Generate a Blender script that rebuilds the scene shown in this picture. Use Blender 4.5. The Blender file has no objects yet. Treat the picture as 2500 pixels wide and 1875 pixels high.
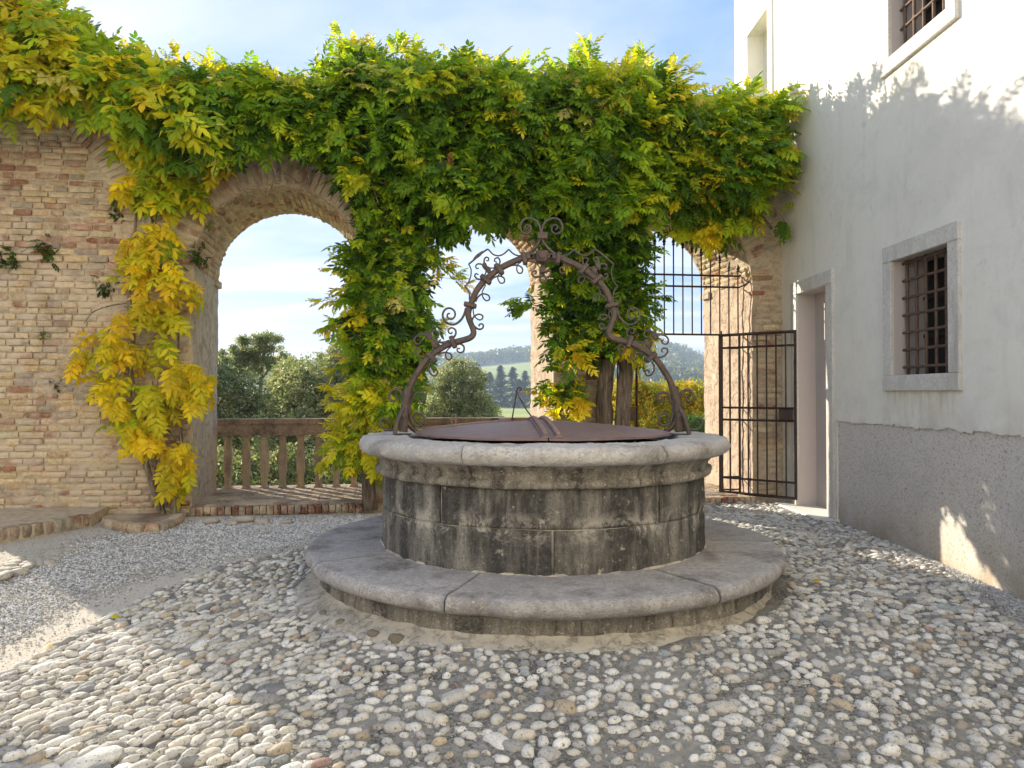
import bpy, math, random
import numpy as np
from mathutils import Matrix, Vector, noise as mn

random.seed(7)
rng = np.random.default_rng(7)
scene = bpy.context.scene
COL = scene.collection
PI = math.pi

# ------------------------------------------------------------------ camera
F, CX, CY = 1750.0, 1250.0, 937.5
PITCH = math.radians(0.835)
CAMZ = 1.35
cam_data = bpy.data.cameras.new('camera')
cam = bpy.data.objects.new('camera', cam_data)
COL.objects.link(cam)
cam.location = (0, 0, CAMZ)
cam.rotation_euler = (PI / 2 + PITCH, 0, 0)
cam_data.sensor_width = 36.0
cam_data.lens = F / 2500.0 * 36.0
cam_data.clip_end = 6000
cam_data.clip_start = 0.05
scene.camera = cam

# ------------------------------------------------------------------ light
SUN_EL = math.radians(22.5)
SUN_AZ = math.atan2(-0.731, 0.682)          # compass angle of the sun, from +Y towards +X
sun_dir = Vector((math.sin(SUN_AZ) * math.cos(SUN_EL), math.cos(SUN_AZ) * math.cos(SUN_EL), math.sin(SUN_EL)))
sd = bpy.data.lights.new('sun', 'SUN')
sd.energy = 2.0
sd.angle = math.radians(0.53)
sd.color = (1.0, 0.89, 0.71)
sun = bpy.data.objects.new('sun', sd)
COL.objects.link(sun)
sun.rotation_euler = sun_dir.to_track_quat('Z', 'Y').to_euler()
sun.location = (-20, 20, 30)

world = bpy.data.worlds.new('World')
scene.world = world
world.use_nodes = True
wt = world.node_tree
wt.nodes.clear()
def wn(t, **k):
    n = wt.nodes.new(t)
    for a, b in k.items():
        setattr(n, a, b)
    return n
w_out = wn('ShaderNodeOutputWorld')
w_bg = wn('ShaderNodeBackground')
w_bg.inputs['Strength'].default_value = 0.15
sky = wn('ShaderNodeTexSky')
sky.sky_type = 'NISHITA'
sky.sun_disc = False
sky.sun_elevation = SUN_EL
sky.sun_rotation = SUN_AZ
sky.air_density = 1.0
sky.dust_density = 0.7
sky.ozone_density = 1.5
# thin high cloud: streaks on a horizontal plane overhead
tc = wn('ShaderNodeTexCoord')
sep = wn('ShaderNodeSeparateXYZ')
wt.links.new(tc.outputs['Generated'], sep.inputs[0])
mz = wn('ShaderNodeMath', operation='MAXIMUM'); mz.inputs[1].default_value = 0.03
wt.links.new(sep.outputs['Z'], mz.inputs[0])
az = wn('ShaderNodeMath', operation='ADD'); az.inputs[1].default_value = 0.12
wt.links.new(mz.outputs[0], az.inputs[0])
dx = wn('ShaderNodeMath', operation='DIVIDE'); dy = wn('ShaderNodeMath', operation='DIVIDE')
wt.links.new(sep.outputs['X'], dx.inputs[0]); wt.links.new(az.outputs[0], dx.inputs[1])
wt.links.new(sep.outputs['Y'], dy.inputs[0]); wt.links.new(az.outputs[0], dy.inputs[1])
cmb = wn('ShaderNodeCombineXYZ')
wt.links.new(dx.outputs[0], cmb.inputs[0]); wt.links.new(dy.outputs[0], cmb.inputs[1])
mp = wn('ShaderNodeMapping')
mp.inputs['Rotation'].default_value = (0, 0, math.radians(14))
mp.inputs['Scale'].default_value = (0.6, 1.5, 1)
wt.links.new(cmb.outputs[0], mp.inputs[0])
n1 = wn('ShaderNodeTexNoise'); n1.inputs['Scale'].default_value = 1.3; n1.inputs['Detail'].default_value = 9
n1.inputs['Roughness'].default_value = 0.58; n1.inputs['Distortion'].default_value = 0.7
wt.links.new(mp.outputs[0], n1.inputs['Vector'])
cr = wn('ShaderNodeValToRGB')
cr.color_ramp.elements[0].position = 0.38; cr.color_ramp.elements[0].color = (0, 0, 0, 1)
cr.color_ramp.elements[1].position = 0.60; cr.color_ramp.elements[1].color = (1, 1, 1, 1)
wt.links.new(n1.outputs['Fac'], cr.inputs[0])
# whiter towards the horizon, clearer above
hz = wn('ShaderNodeMapRange'); hz.inputs['From Min'].default_value = 0.0; hz.inputs['From Max'].default_value = 0.55
hz.inputs['To Min'].default_value = 0.96; hz.inputs['To Max'].default_value = 0.45
wt.links.new(sep.outputs['Z'], hz.inputs['Value'])
cm = wn('ShaderNodeMath', operation='MULTIPLY')
wt.links.new(cr.outputs[0], cm.inputs[0]); wt.links.new(hz.outputs[0], cm.inputs[1])
hb = wn('ShaderNodeMapRange'); hb.inputs['From Min'].default_value = 0.0; hb.inputs['From Max'].default_value = 0.16
hb.inputs['To Min'].default_value = 0.75; hb.inputs['To Max'].default_value = 0.0
wt.links.new(sep.outputs['Z'], hb.inputs['Value'])
mxf = wn('ShaderNodeMath', operation='MAXIMUM')
wt.links.new(cm.outputs[0], mxf.inputs[0]); wt.links.new(hb.outputs[0], mxf.inputs[1])
# clear blue above, pale cloud veil, and round the sun the bright aureole of the physical sky
SKYBLUE = (0.33, 0.57, 1.08, 1)
veil = wn('ShaderNodeMix', data_type='RGBA')
wt.links.new(mxf.outputs[0], veil.inputs[0])
veil.inputs[6].default_value = SKYBLUE; veil.inputs[7].default_value = (1.04, 1.07, 1.20, 1)
gain = wn('ShaderNodeMix', data_type='RGBA', blend_type='MULTIPLY')
gain.inputs[0].default_value = 1.0
wt.links.new(sky.outputs[0], gain.inputs[6]); gain.inputs[7].default_value = (0.075, 0.066, 0.06, 1)
tot = wn('ShaderNodeMix', data_type='RGBA', blend_type='ADD'); tot.inputs[0].default_value = 1.0
wt.links.new(veil.outputs[2], tot.inputs[6]); wt.links.new(gain.outputs[2], tot.inputs[7])
wt.links.new(tot.outputs[2], w_bg.inputs['Color'])
wt.links.new(w_bg.outputs[0], w_out.inputs['Surface'])

scene.view_settings.view_transform = 'Standard'
scene.view_settings.look = 'None'
scene.view_settings.exposure = 2.5
scene.view_settings.gamma = 1.0
scene.view_settings.use_curve_mapping = False
scene.cycles.max_bounces = 8
scene.cycles.transparent_max_bounces = 8
scene.cycles.volume_bounces = 0

# ------------------------------------------------------------------ projection helpers (pixels of the 2500 px frame)
def ray(px, py):
    a = (px - CX) / F
    b = -(py - CY) / F
    return Vector((a, math.cos(PITCH) - b * math.sin(PITCH), math.sin(PITCH) + b * math.cos(PITCH)))
def onY(px, py, Y):
    r = ray(px, py); t = Y / r.y
    return Vector((r.x * t, Y, CAMZ + r.z * t))
def onZ(px, py, z):
    r = ray(px, py); t = (z - CAMZ) / r.z
    return Vector((r.x * t, r.y * t, z))
def project(p):
    x, y, z = p[0], p[1], p[2] - CAMZ
    d = y * math.cos(PITCH) + z * math.sin(PITCH)
    v = -y * math.sin(PITCH) + z * math.cos(PITCH)
    if d < 0.1:
        return None
    return CX + F * x / d, CY - F * v / d, d

# ------------------------------------------------------------------ mesh helpers: geo = (V, loops, sizes)
def G(V, faces):
    return (np.array(V, dtype=np.float64).reshape(-1, 3),
            np.array([i for f in faces for i in f], dtype=np.int64),
            np.array([len(f) for f in faces], dtype=np.int64))
def merge(gs):
    gs = [g for g in gs if len(g[0])]
    off = 0; Vs = []; Ls = []; Ss = []
    for V, L, S in gs:
        Vs.append(V); Ls.append(L + off); Ss.append(S); off += len(V)
    return (np.concatenate(Vs), np.concatenate(Ls), np.concatenate(Ss))
def xf(g, M):
    R = np.array([[M[i][j] for j in range(3)] for i in range(3)])
    t = np.array([M[i][3] for i in range(3)])
    return (g[0] @ R.T + t, g[1], g[2])
def mesh_of(name, g, mat=None, tint=None, smooth=False):
    V, L, S = g
    me = bpy.data.meshes.new(name)
    me.vertices.add(len(V)); me.vertices.foreach_set('co', V.astype(np.float32).ravel())
    me.loops.add(len(L)); me.loops.foreach_set('vertex_index', L.astype(np.int32))
    me.polygons.add(len(S))
    st = np.zeros(len(S), dtype=np.int32); st[1:] = np.cumsum(S)[:-1]
    me.polygons.foreach_set('loop_start', st)
    me.polygons.foreach_set('loop_total', S.astype(np.int32))
    me.polygons.foreach_set('use_smooth', np.full(len(S), bool(smooth)))
    at = me.attributes.new('tint', 'FLOAT_COLOR', 'POINT')
    if tint is None:
        c = np.ones((len(V), 4), dtype=np.float32)
    else:
        c = np.ones((len(V), 4), dtype=np.float32); c[:, :3] = tint
    at.data.foreach_set('color', c.ravel())
    me.update(calc_edges=True)
    if mat: me.materials.append(mat)
    return me
WM = {}
def link(o, parent, M=None):
    COL.objects.link(o)
    if M is not None: o.matrix_basis = M
    WM[o.name] = M if M is not None else Matrix.Identity(4)
    if parent is not None:
        o.parent = parent
        o.matrix_parent_inverse = WM[parent.name].inverted()
    return o
def obj(name, g, mat, parent=None, tint=None, smooth=False, color=None, kind=None, label=None):
    me = g if isinstance(g, bpy.types.Mesh) else mesh_of(name, g, mat, tint, smooth)
    o = bpy.data.objects.new(name, me)
    if color is not None: o.color = (*color[:3], 1)
    link(o, parent)
    if kind: o['kind'] = kind
    if label: o['label'] = label
    return o
def thing(name, label, cat, loc=(0, 0, 0), group=None):
    o = bpy.data.objects.new(name, None)
    o.empty_display_size = 0.2
    link(o, None, Matrix.Translation(Vector(loc)))
    o['label'] = label; o['category'] = cat
    if group: o['group'] = group
    return o
def tag(o, label, cat, group=None):
    o['label'] = label; o['category'] = cat
    if group: o['group'] = group
    return o

def box(x0, x1, y0, y1, z0, z1):
    V = [(x0,y0,z0),(x1,y0,z0),(x1,y1,z0),(x0,y1,z0),(x0,y0,z1),(x1,y0,z1),(x1,y1,z1),(x0,y1,z1)]
    return G(V, [(3,2,1,0),(4,5,6,7),(0,1,5,4),(1,2,6,5),(2,3,7,6),(3,0,4,7)])
def bevbox(x0, x1, y0, y1, z0, z1, b=0.006):
    # box with chamfered edges
    xs=(x0,x1); ys=(y0,y1); zs=(z0,z1)
    V=[]; idx={}
    for i in (0,1):
        for j in (0,1):
            for k in (0,1):
                sx=1 if i==0 else -1; sy=1 if j==0 else -1; sz=1 if k==0 else -1
                for a in range(3):
                    p=[xs[i]+sx*b, ys[j]+sy*b, zs[k]+sz*b]
                    p[a]=(xs[i],ys[j],zs[k])[a]
                    idx[(i,j,k,a)]=len(V); V.append(p)
    f=[]
    q=lambda *t:[idx[x] for x in t]
    f.append(q((0,0,0,0),(0,0,1,0),(0,1,1,0),(0,1,0,0)))
    f.append(q((1,0,0,0),(1,1,0,0),(1,1,1,0),(1,0,1,0)))
    f.append(q((0,0,0,1),(1,0,0,1),(1,0,1,1),(0,0,1,1)))
    f.append(q((0,1,0,1),(0,1,1,1),(1,1,1,1),(1,1,0,1)))
    f.append(q((0,0,0,2),(0,1,0,2),(1,1,0,2),(1,0,0,2)))
    f.append(q((0,0,1,2),(1,0,1,2),(1,1,1,2),(0,1,1,2)))
    for j in (0,1):
        for k in (0,1): f.append(q((0,j,k,1),(1,j,k,1),(1,j,k,2),(0,j,k,2)))
    for i in (0,1):
        for k in (0,1): f.append(q((i,0,k,0),(i,1,k,0),(i,1,k,2),(i,0,k,2)))
    for i in (0,1):
        for j in (0,1): f.append(q((i,j,0,0),(i,j,1,0),(i,j,1,1),(i,j,0,1)))
    for i in (0,1):
        for j in (0,1):
            for k in (0,1): f.append(q((i,j,k,0),(i,j,k,1),(i,j,k,2)))
    return G(V, f)
def tube(pts, r, sides=6, cap=True, rs=None):
    P=[Vector(p) for p in pts]; n=len(P); V=[]; f=[]
    up=None
    for i in range(n):
        t=(P[min(i+1,n-1)]-P[max(i-1,0)])
        if t.length<1e-9: t=Vector((0,0,1))
        t.normalize()
        if up is None:
            up=Vector((0,1,0)) if abs(t.y)<0.9 else Vector((1,0,0))
        a=(up-t*up.dot(t))
        if a.length<1e-6: a=t.orthogonal()
        a.normalize(); up=a; b=t.cross(a)
        rr=rs[i] if rs is not None else r
        for k in range(sides):
            th=2*PI*k/sides
            V.append(P[i]+a*(math.cos(th)*rr)+b*(math.sin(th)*rr))
    for i in range(n-1):
        for k in range(sides):
            k2=(k+1)%sides
            f.append((i*sides+k,i*sides+k2,(i+1)*sides+k2,(i+1)*sides+k))
    if cap:
        f.append(tuple(range(sides))[::-1]); f.append(tuple((n-1)*sides+k for k in range(sides)))
    return G([tuple(v) for v in V], f)
def catmull(pts, sub=4):
    P=[Vector(p) for p in pts]; out=[]
    for i in range(len(P)-1):
        p0=P[max(i-1,0)];p1=P[i];p2=P[i+1];p3=P[min(i+2,len(P)-1)]
        for s in range(sub):
            t=s/sub
            out.append(0.5*((2*p1)+(p2-p0)*t+(2*p0-5*p1+4*p2-p3)*t*t+(3*p1-p0-3*p2+p3)*t**3))
    out.append(P[-1]); return out
def lathe(prof, seg=96, a0=0.0, a1=2*PI, c=(0,0), close=False, dis=None):
    full=abs(a1-a0-2*PI)<1e-6
    na=seg if full else seg+1
    V=[]; f=[]; m=len(prof)
    for i in range(na):
        a=a0+(a1-a0)*i/seg; ca,sa=math.cos(a),math.sin(a)
        for (r,z) in prof:
            V.append([c[0]+r*ca,c[1]+r*sa,z])
    rng_i=range(seg)
    mm=m if close else m-1
    for i in rng_i:
        i2=(i+1)%na
        for k in range(mm):
            k2=(k+1)%m
            f.append((i*m+k,i2*m+k,i2*m+k2,i*m+k2))
    if not full and close:
        f.append(tuple(range(m))[::-1]*1); f.append(tuple((na-1)*m+k for k in range(m)))
    g=G(V,f)
    if dis is not None:
        for v in g[0]: v[:]=dis(v)
    return g
def N3(x,y,z): return mn.noise(Vector((x,y,z)))
def FB(x,y,z,o=4): return mn.fractal(Vector((x,y,z)),1.0,2.0,o)
def grid(fn, nu, nv):
    V=[fn(i/nu,j/nv) for j in range(nv+1) for i in range(nu+1)]
    f=[(j*(nu+1)+i,j*(nu+1)+i+1,(j+1)*(nu+1)+i+1,(j+1)*(nu+1)+i) for j in range(nv) for i in range(nu)]
    return G(V,f)
def frame(T, ex, ey, ez):
    M=Matrix.Identity(4)
    for i in range(3):
        M[i][0]=ex[i];M[i][1]=ey[i];M[i][2]=ez[i];M[i][3]=T[i]
    return M

def batch(protos, items):
    """items: (proto index, Matrix, color) -> geo and tint"""
    Vs=[];Ls=[];Ss=[];Ts=[];off=0
    by={}
    for it in items: by.setdefault(it[0],[]).append(it)
    for k,lst in by.items():
        V,L,S=protos[k]; n=len(lst)
        R=np.array([[[m[i][j] for j in range(3)] for i in range(3)] for _,m,_ in lst])
        T=np.array([[m[i][3] for i in range(3)] for _,m,_ in lst])
        W=np.einsum('nij,vj->nvi',R,V)+T[:,None,:]
        Vs.append(W.reshape(-1,3))
        Ls.append((L[None,:]+(np.arange(n)*len(V))[:,None]+off).ravel())
        Ss.append(np.tile(S,n))
        C=np.array([c[:3] for _,_,c in lst])
        Ts.append(np.repeat(C,len(V),axis=0))
        off+=n*len(V)
    return (np.concatenate(Vs),np.concatenate(Ls),np.concatenate(Ss)),np.concatenate(Ts)
def pieces(parent, name, protos, items, mat, limit=300, stuff='pieces', smooth=False, size=None):
    """the largest in view become parts of their own, the rest one joined part"""
    sc=[]
    for i,(k,M,c) in enumerate(items):
        p=project((M[0][3],M[1][3],M[2][3]))
        s=-1.0
        if p and -40<p[0]<2540 and -40<p[1]<1915:
            s=(abs(Vector((M[0][0],M[1][0],M[2][0])).length)+Vector((M[0][2],M[1][2],M[2][2])).length)/p[2]
        sc.append((s,i))
    sc.sort(reverse=True)
    top=set(i for s,i in sc[:limit] if s>0)
    cache={}
    for i in sorted(top):
        k,M,c=items[i]
        if k not in cache: cache[k]=mesh_of(name,protos[k],mat,None,smooth)
        o=bpy.data.objects.new(name,cache[k]); o.color=(c[0],c[1],c[2],1)
        link(o,parent,M)
    rest=[items[i] for i in range(len(items)) if i not in top]
    if rest:
        g,t=batch(protos,rest)
        o=obj(stuff,g,mat,parent,tint=t,smooth=smooth,kind='stuff')
# rough pebble and brick shapes
def ico(sub=1):
    import bmesh
    bm=bmesh.new(); bmesh.ops.create_icosphere(bm,subdivisions=sub,radius=1.0)
    V=[tuple(v.co) for v in bm.verts]; f=[tuple(v.index for v in p.verts) for p in bm.faces]
    bm.free(); return G(V,f)
def pebble(seed, sub=2, amp=0.16, sq=0.0):
    V,L,S=ico(sub); V=V.copy()
    for v in V:
        n=N3(v[0]*0.9+seed*7.3,v[1]*0.9,v[2]*0.9)+0.4*N3(v[0]*2.1+seed*3.1,v[1]*2.1,v[2]*2.1)
        v*=1+amp*n
        if sq: v[:]=np.sign(v)*np.abs(v)**(1-sq)
    return (V,L,S)
def rough_brick(seed, nx=4, nz=2, jit=0.05):
    """unit brick: x -.5...5 long, z -.5...5 high, front at y=-.5 (towards the viewer), back open"""
    r=random.Random(seed); V=[];f=[]
    for j in range(nz+1):
        for i in range(nx+1):
            x=i/nx-.5; z=j/nz-.5
            ex=min(i,nx-i)==0; ez=min(j,nz-j)==0
            y=-.5+(0.07 if ex else 0)+(0.09 if ez else 0)+r.uniform(-jit,jit)
            V.append((x*(1-(0.02 if ez else 0))+r.uniform(-jit,jit)*.28,y,z*(1-(.05 if ex else 0))+r.uniform(-jit,jit)*.9))
    f+= [(j*(nx+1)+i,j*(nx+1)+i+1,(j+1)*(nx+1)+i+1,(j+1)*(nx+1)+i) for j in range(nz) for i in range(nx)]
    border=[i for i in range(nx+1)]+[(j*(nx+1)+nx) for j in range(1,nz+1)]+[nz*(nx+1)+i for i in range(nx-1,-1,-1)]+[j*(nx+1) for j in range(nz-1,0,-1)]
    b0=len(V)
    for k in border: V.append((V[k][0],.5,V[k][2]))
    m=len(border)
    for k in range(m):
        k2=(k+1)%m
        f.append((border[k],b0+k,b0+k2,border[k2]))
    return G(V,f)
BRICKS=[rough_brick(s) for s in range(8)]

# ------------------------------------------------------------------ materials
class NT:
    def __init__(s,name):
        s.m=bpy.data.materials.new(name); s.m.use_nodes=True; s.t=s.m.node_tree; s.t.nodes.clear()
        s.out=s.t.nodes.new('ShaderNodeOutputMaterial')
    def n(s,t,**k):
        x=s.t.nodes.new(t)
        for a,b in k.items(): setattr(x,a,b)
        return x
    def l(s,a,b): s.t.links.new(a,b)
    def pos(s,scale=(1,1,1),rot=(0,0,0)):
        g=s.n('ShaderNodeNewGeometry'); m=s.n('ShaderNodeMapping'); m.inputs['Scale'].default_value=scale; m.inputs['Rotation'].default_value=rot
        s.l(g.outputs['Position'],m.inputs[0]); return m.outputs[0]
    def noise(s,scale,detail=5,rough=.55,vec=None,dist=0.0):
        x=s.n('ShaderNodeTexNoise'); x.inputs['Scale'].default_value=scale; x.inputs['Detail'].default_value=detail
        x.inputs['Roughness'].default_value=rough; x.inputs['Distortion'].default_value=dist
        s.l(vec if vec is not None else s.pos(),x.inputs['Vector']); return x.outputs['Fac']
    def vor(s,scale,feat='F1',vec=None):
        x=s.n('ShaderNodeTexVoronoi',feature=feat); x.inputs['Scale'].default_value=scale
        s.l(vec if vec is not None else s.pos(),x.inputs['Vector']); return x.outputs['Distance']
    def ramp(s,fac,stops):
        x=s.n('ShaderNodeValToRGB'); e=x.color_ramp.elements
        while len(e)<len(stops): e.new(0.5)
        for i,(p,c) in enumerate(stops):
            e[i].position=p; e[i].color=(c,c,c,1) if isinstance(c,(int,float)) else (*c,1)
        s.l(fac,x.inputs[0]); return x.outputs[0]
    def mix(s,f,a,b,mode='MIX'):
        x=s.n('ShaderNodeMix',data_type='RGBA',blend_type=mode)
        for sock,v in ((x.inputs[0],f),(x.inputs[6],a),(x.inputs[7],b)):
            if isinstance(v,(int,float)): sock.default_value=v if sock==x.inputs[0] else (v,v,v,1)
            elif isinstance(v,tuple): sock.default_value=(*v[:3],1)
            else: s.l(v,sock)
        return x.outputs[2]
    def math(s,op,a,b=0.0):
        x=s.n('ShaderNodeMath',operation=op)
        for sock,v in ((x.inputs[0],a),(x.inputs[1],b)):
            if isinstance(v,(int,float)): sock.default_value=v
            else: s.l(v,sock)
        return x.outputs[0]
    def tint(s):
        a=s.n('ShaderNodeAttribute',attribute_name='tint'); o=s.n('ShaderNodeObjectInfo')
        return s.mix(1.0,a.outputs['Color'],o.outputs['Color'],'MULTIPLY')
    def z(s):
        g=s.n('ShaderNodeNewGeometry'); q=s.n('ShaderNodeSeparateXYZ'); s.l(g.outputs['Position'],q.inputs[0]); return q.outputs['Z']
    def bump(s,h,strength=.5,dist=.01,norm=None):
        x=s.n('ShaderNodeBump'); x.inputs['Strength'].default_value=strength; x.inputs['Distance'].default_value=dist
        s.l(h,x.inputs['Height'])
        if norm is not None: s.l(norm,x.inputs['Normal'])
        return x.outputs[0]
    def bsdf(s,col,rough=.9,normal=None,metal=0.0,spec=.3):
        b=s.n('ShaderNodeBsdfPrincipled')
        if isinstance(col,tuple): b.inputs['Base Color'].default_value=(*col,1)
        else: s.l(col,b.inputs['Base Color'])
        if isinstance(rough,(int,float)): b.inputs['Roughness'].default_value=rough
        else: s.l(rough,b.inputs['Roughness'])
        b.inputs['Metallic'].default_value=metal; b.inputs['Specular IOR Level'].default_value=spec
        if normal is not None: s.l(normal,b.inputs['Normal'])
        s.l(b.outputs[0],s.out.inputs['Surface']); return b

def m_brick():
    s=NT('weathered_brick'); t=s.tint()
    c=s.mix(s.ramp(s.noise(24,8,.8),[(.4,0.0),(.62,.75)]),t,s.mix(1.0,t,(.50,.45,.40),'MULTIPLY'))
    c=s.mix(s.ramp(s.noise(3.1,7,.62,dist=.4),[(.46,0.0),(.60,.8)]),c,(.62,.52,.38))      # smeared mortar
    c=s.mix(s.ramp(s.noise(55,3,.6),[(.62,0.0),(.72,.6)]),c,(.55,.49,.38))
    c=s.mix(s.ramp(s.noise(1.15,6,.6,vec=s.pos((1,1,.55))),[(.56,0.0),(.72,.6)]),c,(.15,.105,.075))    # damp, old soot
    c=s.mix(s.ramp(s.noise(9,4,.7),[(.66,0.0),(.74,.6)]),c,(.10,.11,.045))
    h=s.math('ADD',s.noise(40,5,.7),s.math('MULTIPLY',s.noise(160,3,.6),.5))
    s.bsdf(c,.95,s.bump(h,.8,.012),spec=.15); return s.m
def m_mortar():
    s=NT('old_lime_mortar')
    c=s.ramp(s.noise(14,8,.8),[(.35,(.33,.25,.17)),(.5,(.52,.43,.31)),(.7,(.62,.54,.41))])
    c=s.mix(s.ramp(s.noise(1.15,6,.6,vec=s.pos((1,1,.55))),[(.53,0.0),(.68,.7)]),c,(.12,.09,.065))
    c=s.mix(s.ramp(s.noise(2.3,5,.6),[(.58,0.0),(.7,.5)]),c,(.40,.22,.16))
    h=s.math('ADD',s.noise(28,6,.75),s.math('MULTIPLY',s.noise(110,4,.6),.5))
    s.bsdf(c,.95,s.bump(h,.8,.015),spec=.1); return s.m
def m_plaster_old(name,base,base2,dark):
    s=NT(name)
    c=s.mix(s.noise(2.2,6,.6),base,base2)
    c=s.mix(s.ramp(s.noise(7,7,.7,dist=.8),[(.5,0.0),(.6,.8)]),c,s.mix(.5,base2,dark))
    c=s.mix(s.ramp(s.noise(18,5,.7,vec=s.pos((1,1,.35))),[(.56,0.0),(.7,.75)]),c,dark)
    c=s.mix(s.ramp(s.noise(4.1,6,.65),[(.62,0.0),(.66,.8)]),c,(.62,.57,.47))
    h=s.math('ADD',s.noise(12,8,.7,dist=.5),s.math('MULTIPLY',s.ramp(s.noise(5,6,.7),[(.48,0.0),(.53,1.0)]),.6))
    s.bsdf(c,.93,s.bump(h,.9,.02),spec=.15); return s.m
def m_housewall():
    s=NT('white_limewash')
    c=s.mix(s.noise(1.1,7,.65),(.80,.775,.70),(.69,.67,.62))
    c=s.mix(s.ramp(s.noise(.55,7,.68,dist=.5),[(.50,0.0),(.60,.35)]),c,(.60,.585,.54))
    c=s.mix(s.ramp(s.noise(5,8,.75,dist=1.4),[(.60,0.0),(.66,.45)]),c,(.48,.46,.41))
    for z0_ in (1.38,4.17):      # rusty runs below the sills
        g_=s.n('ShaderNodeNewGeometry'); sp_=s.n('ShaderNodeSeparateXYZ'); s.l(g_.outputs['Position'],sp_.inputs[0])
        mz_=s.ramp(s.math('MULTIPLY',s.math('SUBTRACT',z0_,sp_.outputs['Z']),1.8),[(.0,0.0),(.01,1.0),(.6,0.0)])
        my_=s.ramp(s.math('MULTIPLY',s.math('SUBTRACT',sp_.outputs['Y'],5.2),.7),[(.08,0.0),(.2,1.0),(.7,1.0),(.85,0.0)])
        c=s.mix(s.math('MULTIPLY',s.math('MULTIPLY',mz_,my_),s.ramp(s.noise(9,5,.6,vec=s.pos((1,1.6,.25))),[(.42,0.0),(.66,.75)])),c,(.55,.42,.24))
    zz=s.z(); c=s.mix(s.math('MULTIPLY',s.ramp(s.math('MULTIPLY',s.math('SUBTRACT',zz,1.05),2.2),[(.0,1.0),(1.0,0.0)]),s.ramp(s.noise(4,6,.7),[(.4,0.0),(.62,.7)])),c,(.50,.47,.41))
    c=s.mix(s.ramp(s.noise(3.0,7,.62,dist=1.2,vec=s.pos((1,.7,.8),(0.5,0,0))),[(.52,0.0),(.72,.40)]),c,(.56,.54,.49))
    c=s.mix(s.ramp(s.noise(13,7,.75,dist=.8),[(.55,0.0),(.70,.28)]),c,(.50,.48,.43))
    c=s.mix(s.ramp(s.noise(.7,3,.5),[(.5,0.0),(.75,.4)]),c,(.78,.73,.60))
    c=s.mix(s.ramp(s.noise(2.0,6,.62,vec=s.pos((3,2.2,.25))),[(.58,0.0),(.78,.4)]),c,(.50,.48,.42))
    h=s.math('ADD',s.noise(9,6,.6),s.math('MULTIPLY',s.noise(70,4,.6),.2))
    s.bsdf(c,.9,s.bump(h,.5,.012),spec=.15); return s.m
def m_plinth():
    s=NT('pebbledash_plinth')
    c=s.mix(s.noise(2.5,6,.6),(.60,.56,.51),(.68,.63,.57))
    c=s.mix(s.ramp(s.noise(62,7,.85),[(.50,.0),(.57,.75)]),c,(.72,.68,.60))
    c=s.mix(s.ramp(s.noise(55,7,.85,vec=s.pos((1,1,1),(1,2,3))),[(.53,.0),(.59,.85)]),c,(.26,.24,.21))
    c=s.mix(s.ramp(s.noise(24,7,.8,vec=s.pos((1,1,1),(2,0,1))),[(.60,.0),(.64,.8)]),c,(.17,.155,.14))
    c=s.mix(s.ramp(s.noise(11,6,.75,dist=.6),[(.62,0.0),(.67,.7)]),c,(.24,.22,.20))
    c=s.mix(s.ramp(s.noise(1.2,7,.65),[(.5,0.0),(.66,.45)]),c,(.42,.40,.37))
    zz=s.z()
    c=s.mix(s.math('MULTIPLY',s.ramp(zz,[(.0,1.0),(.42,0.0)]),s.ramp(s.noise(3,5,.6),[(.35,.2),(.65,1.0)])),c,(.40,.32,.22))
    h=s.math('ADD',s.noise(110,5,.75),s.math('MULTIPLY',s.noise(25,5,.7),.8))
    s.bsdf(c,.96,s.bump(h,.8,.009),spec=.12); return s.m
def m_stone(name,base,base2,dark,stain=.5,vertical=True,scale=1.0,spots=True,bumpd=.015,rough=.88,speck=1.0):
    s=NT(name); t=s.tint()
    c=s.mix(s.ramp(s.noise(4*scale,8,.7),[(.35,0.0),(.65,1.0)]),base,base2)
    c=s.mix(1.0,c,t,'MULTIPLY')
    vs=(1.6,1.6,.35) if vertical else (1,1,1)
    c=s.mix(s.ramp(s.noise(2.6*scale,8,.66,vec=s.pos(vs)),[(.56-.2*stain,0.0),(.70-.2*stain,.93)]),c,dark)
    if vertical: c=s.mix(s.ramp(s.noise(9*scale,7,.7,vec=s.pos((1.3,1.3,.18))),[(.47,0.0),(.62,.8*stain+.1)]),c,dark)
    if vertical: c=s.mix(s.ramp(s.noise(5*scale,7,.7,vec=s.pos((1.5,1.5,.12),(0,0,1))),[(.58,0.0),(.70,.4)]),c,s.mix(.5,base,(.55,.52,.46)))
    c=s.mix(s.ramp(s.noise(20*scale,9,.85),[(.48,0.0),(.56,.8*speck)]),c,s.mix(.5,dark,base))
    c=s.mix(s.ramp(s.noise(75*scale,6,.8,vec=s.pos((1,1,1) if vertical else (.45,1.4,1),(0,0,.4))),[(.53,0.0),(.60,.85)]),c,s.mix(.15,dark,base))
    c=s.mix(s.ramp(s.noise(38*scale,8,.8),[(.57,0.0),(.63,.7*speck)]),c,s.mix(.6,base,(.78,.76,.71)))
    if spots:
        c=s.mix(s.ramp(s.noise(15*scale,7,.7),[(.62,0.0),(.68,.75)]),c,(.52,.48,.38))
    if name=='stained_well_stone': c=drum_joint(s,c)
    r_=s.ramp(s.noise(3.2,9,.62,dist=.6),[(.490,1.0),(.500,0.0),(.510,1.0)])
    c=s.mix(s.ramp(r_,[(.0,.35),(.35,0.0)]),c,dark)
    h=s.math('ADD',s.noise(26*scale,9,.8),s.math('MULTIPLY',s.noise(110,5,.7),.6))
    s.bsdf(c,rough,s.bump(h,.8,bumpd*.7),spec=.25); return s.m
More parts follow.
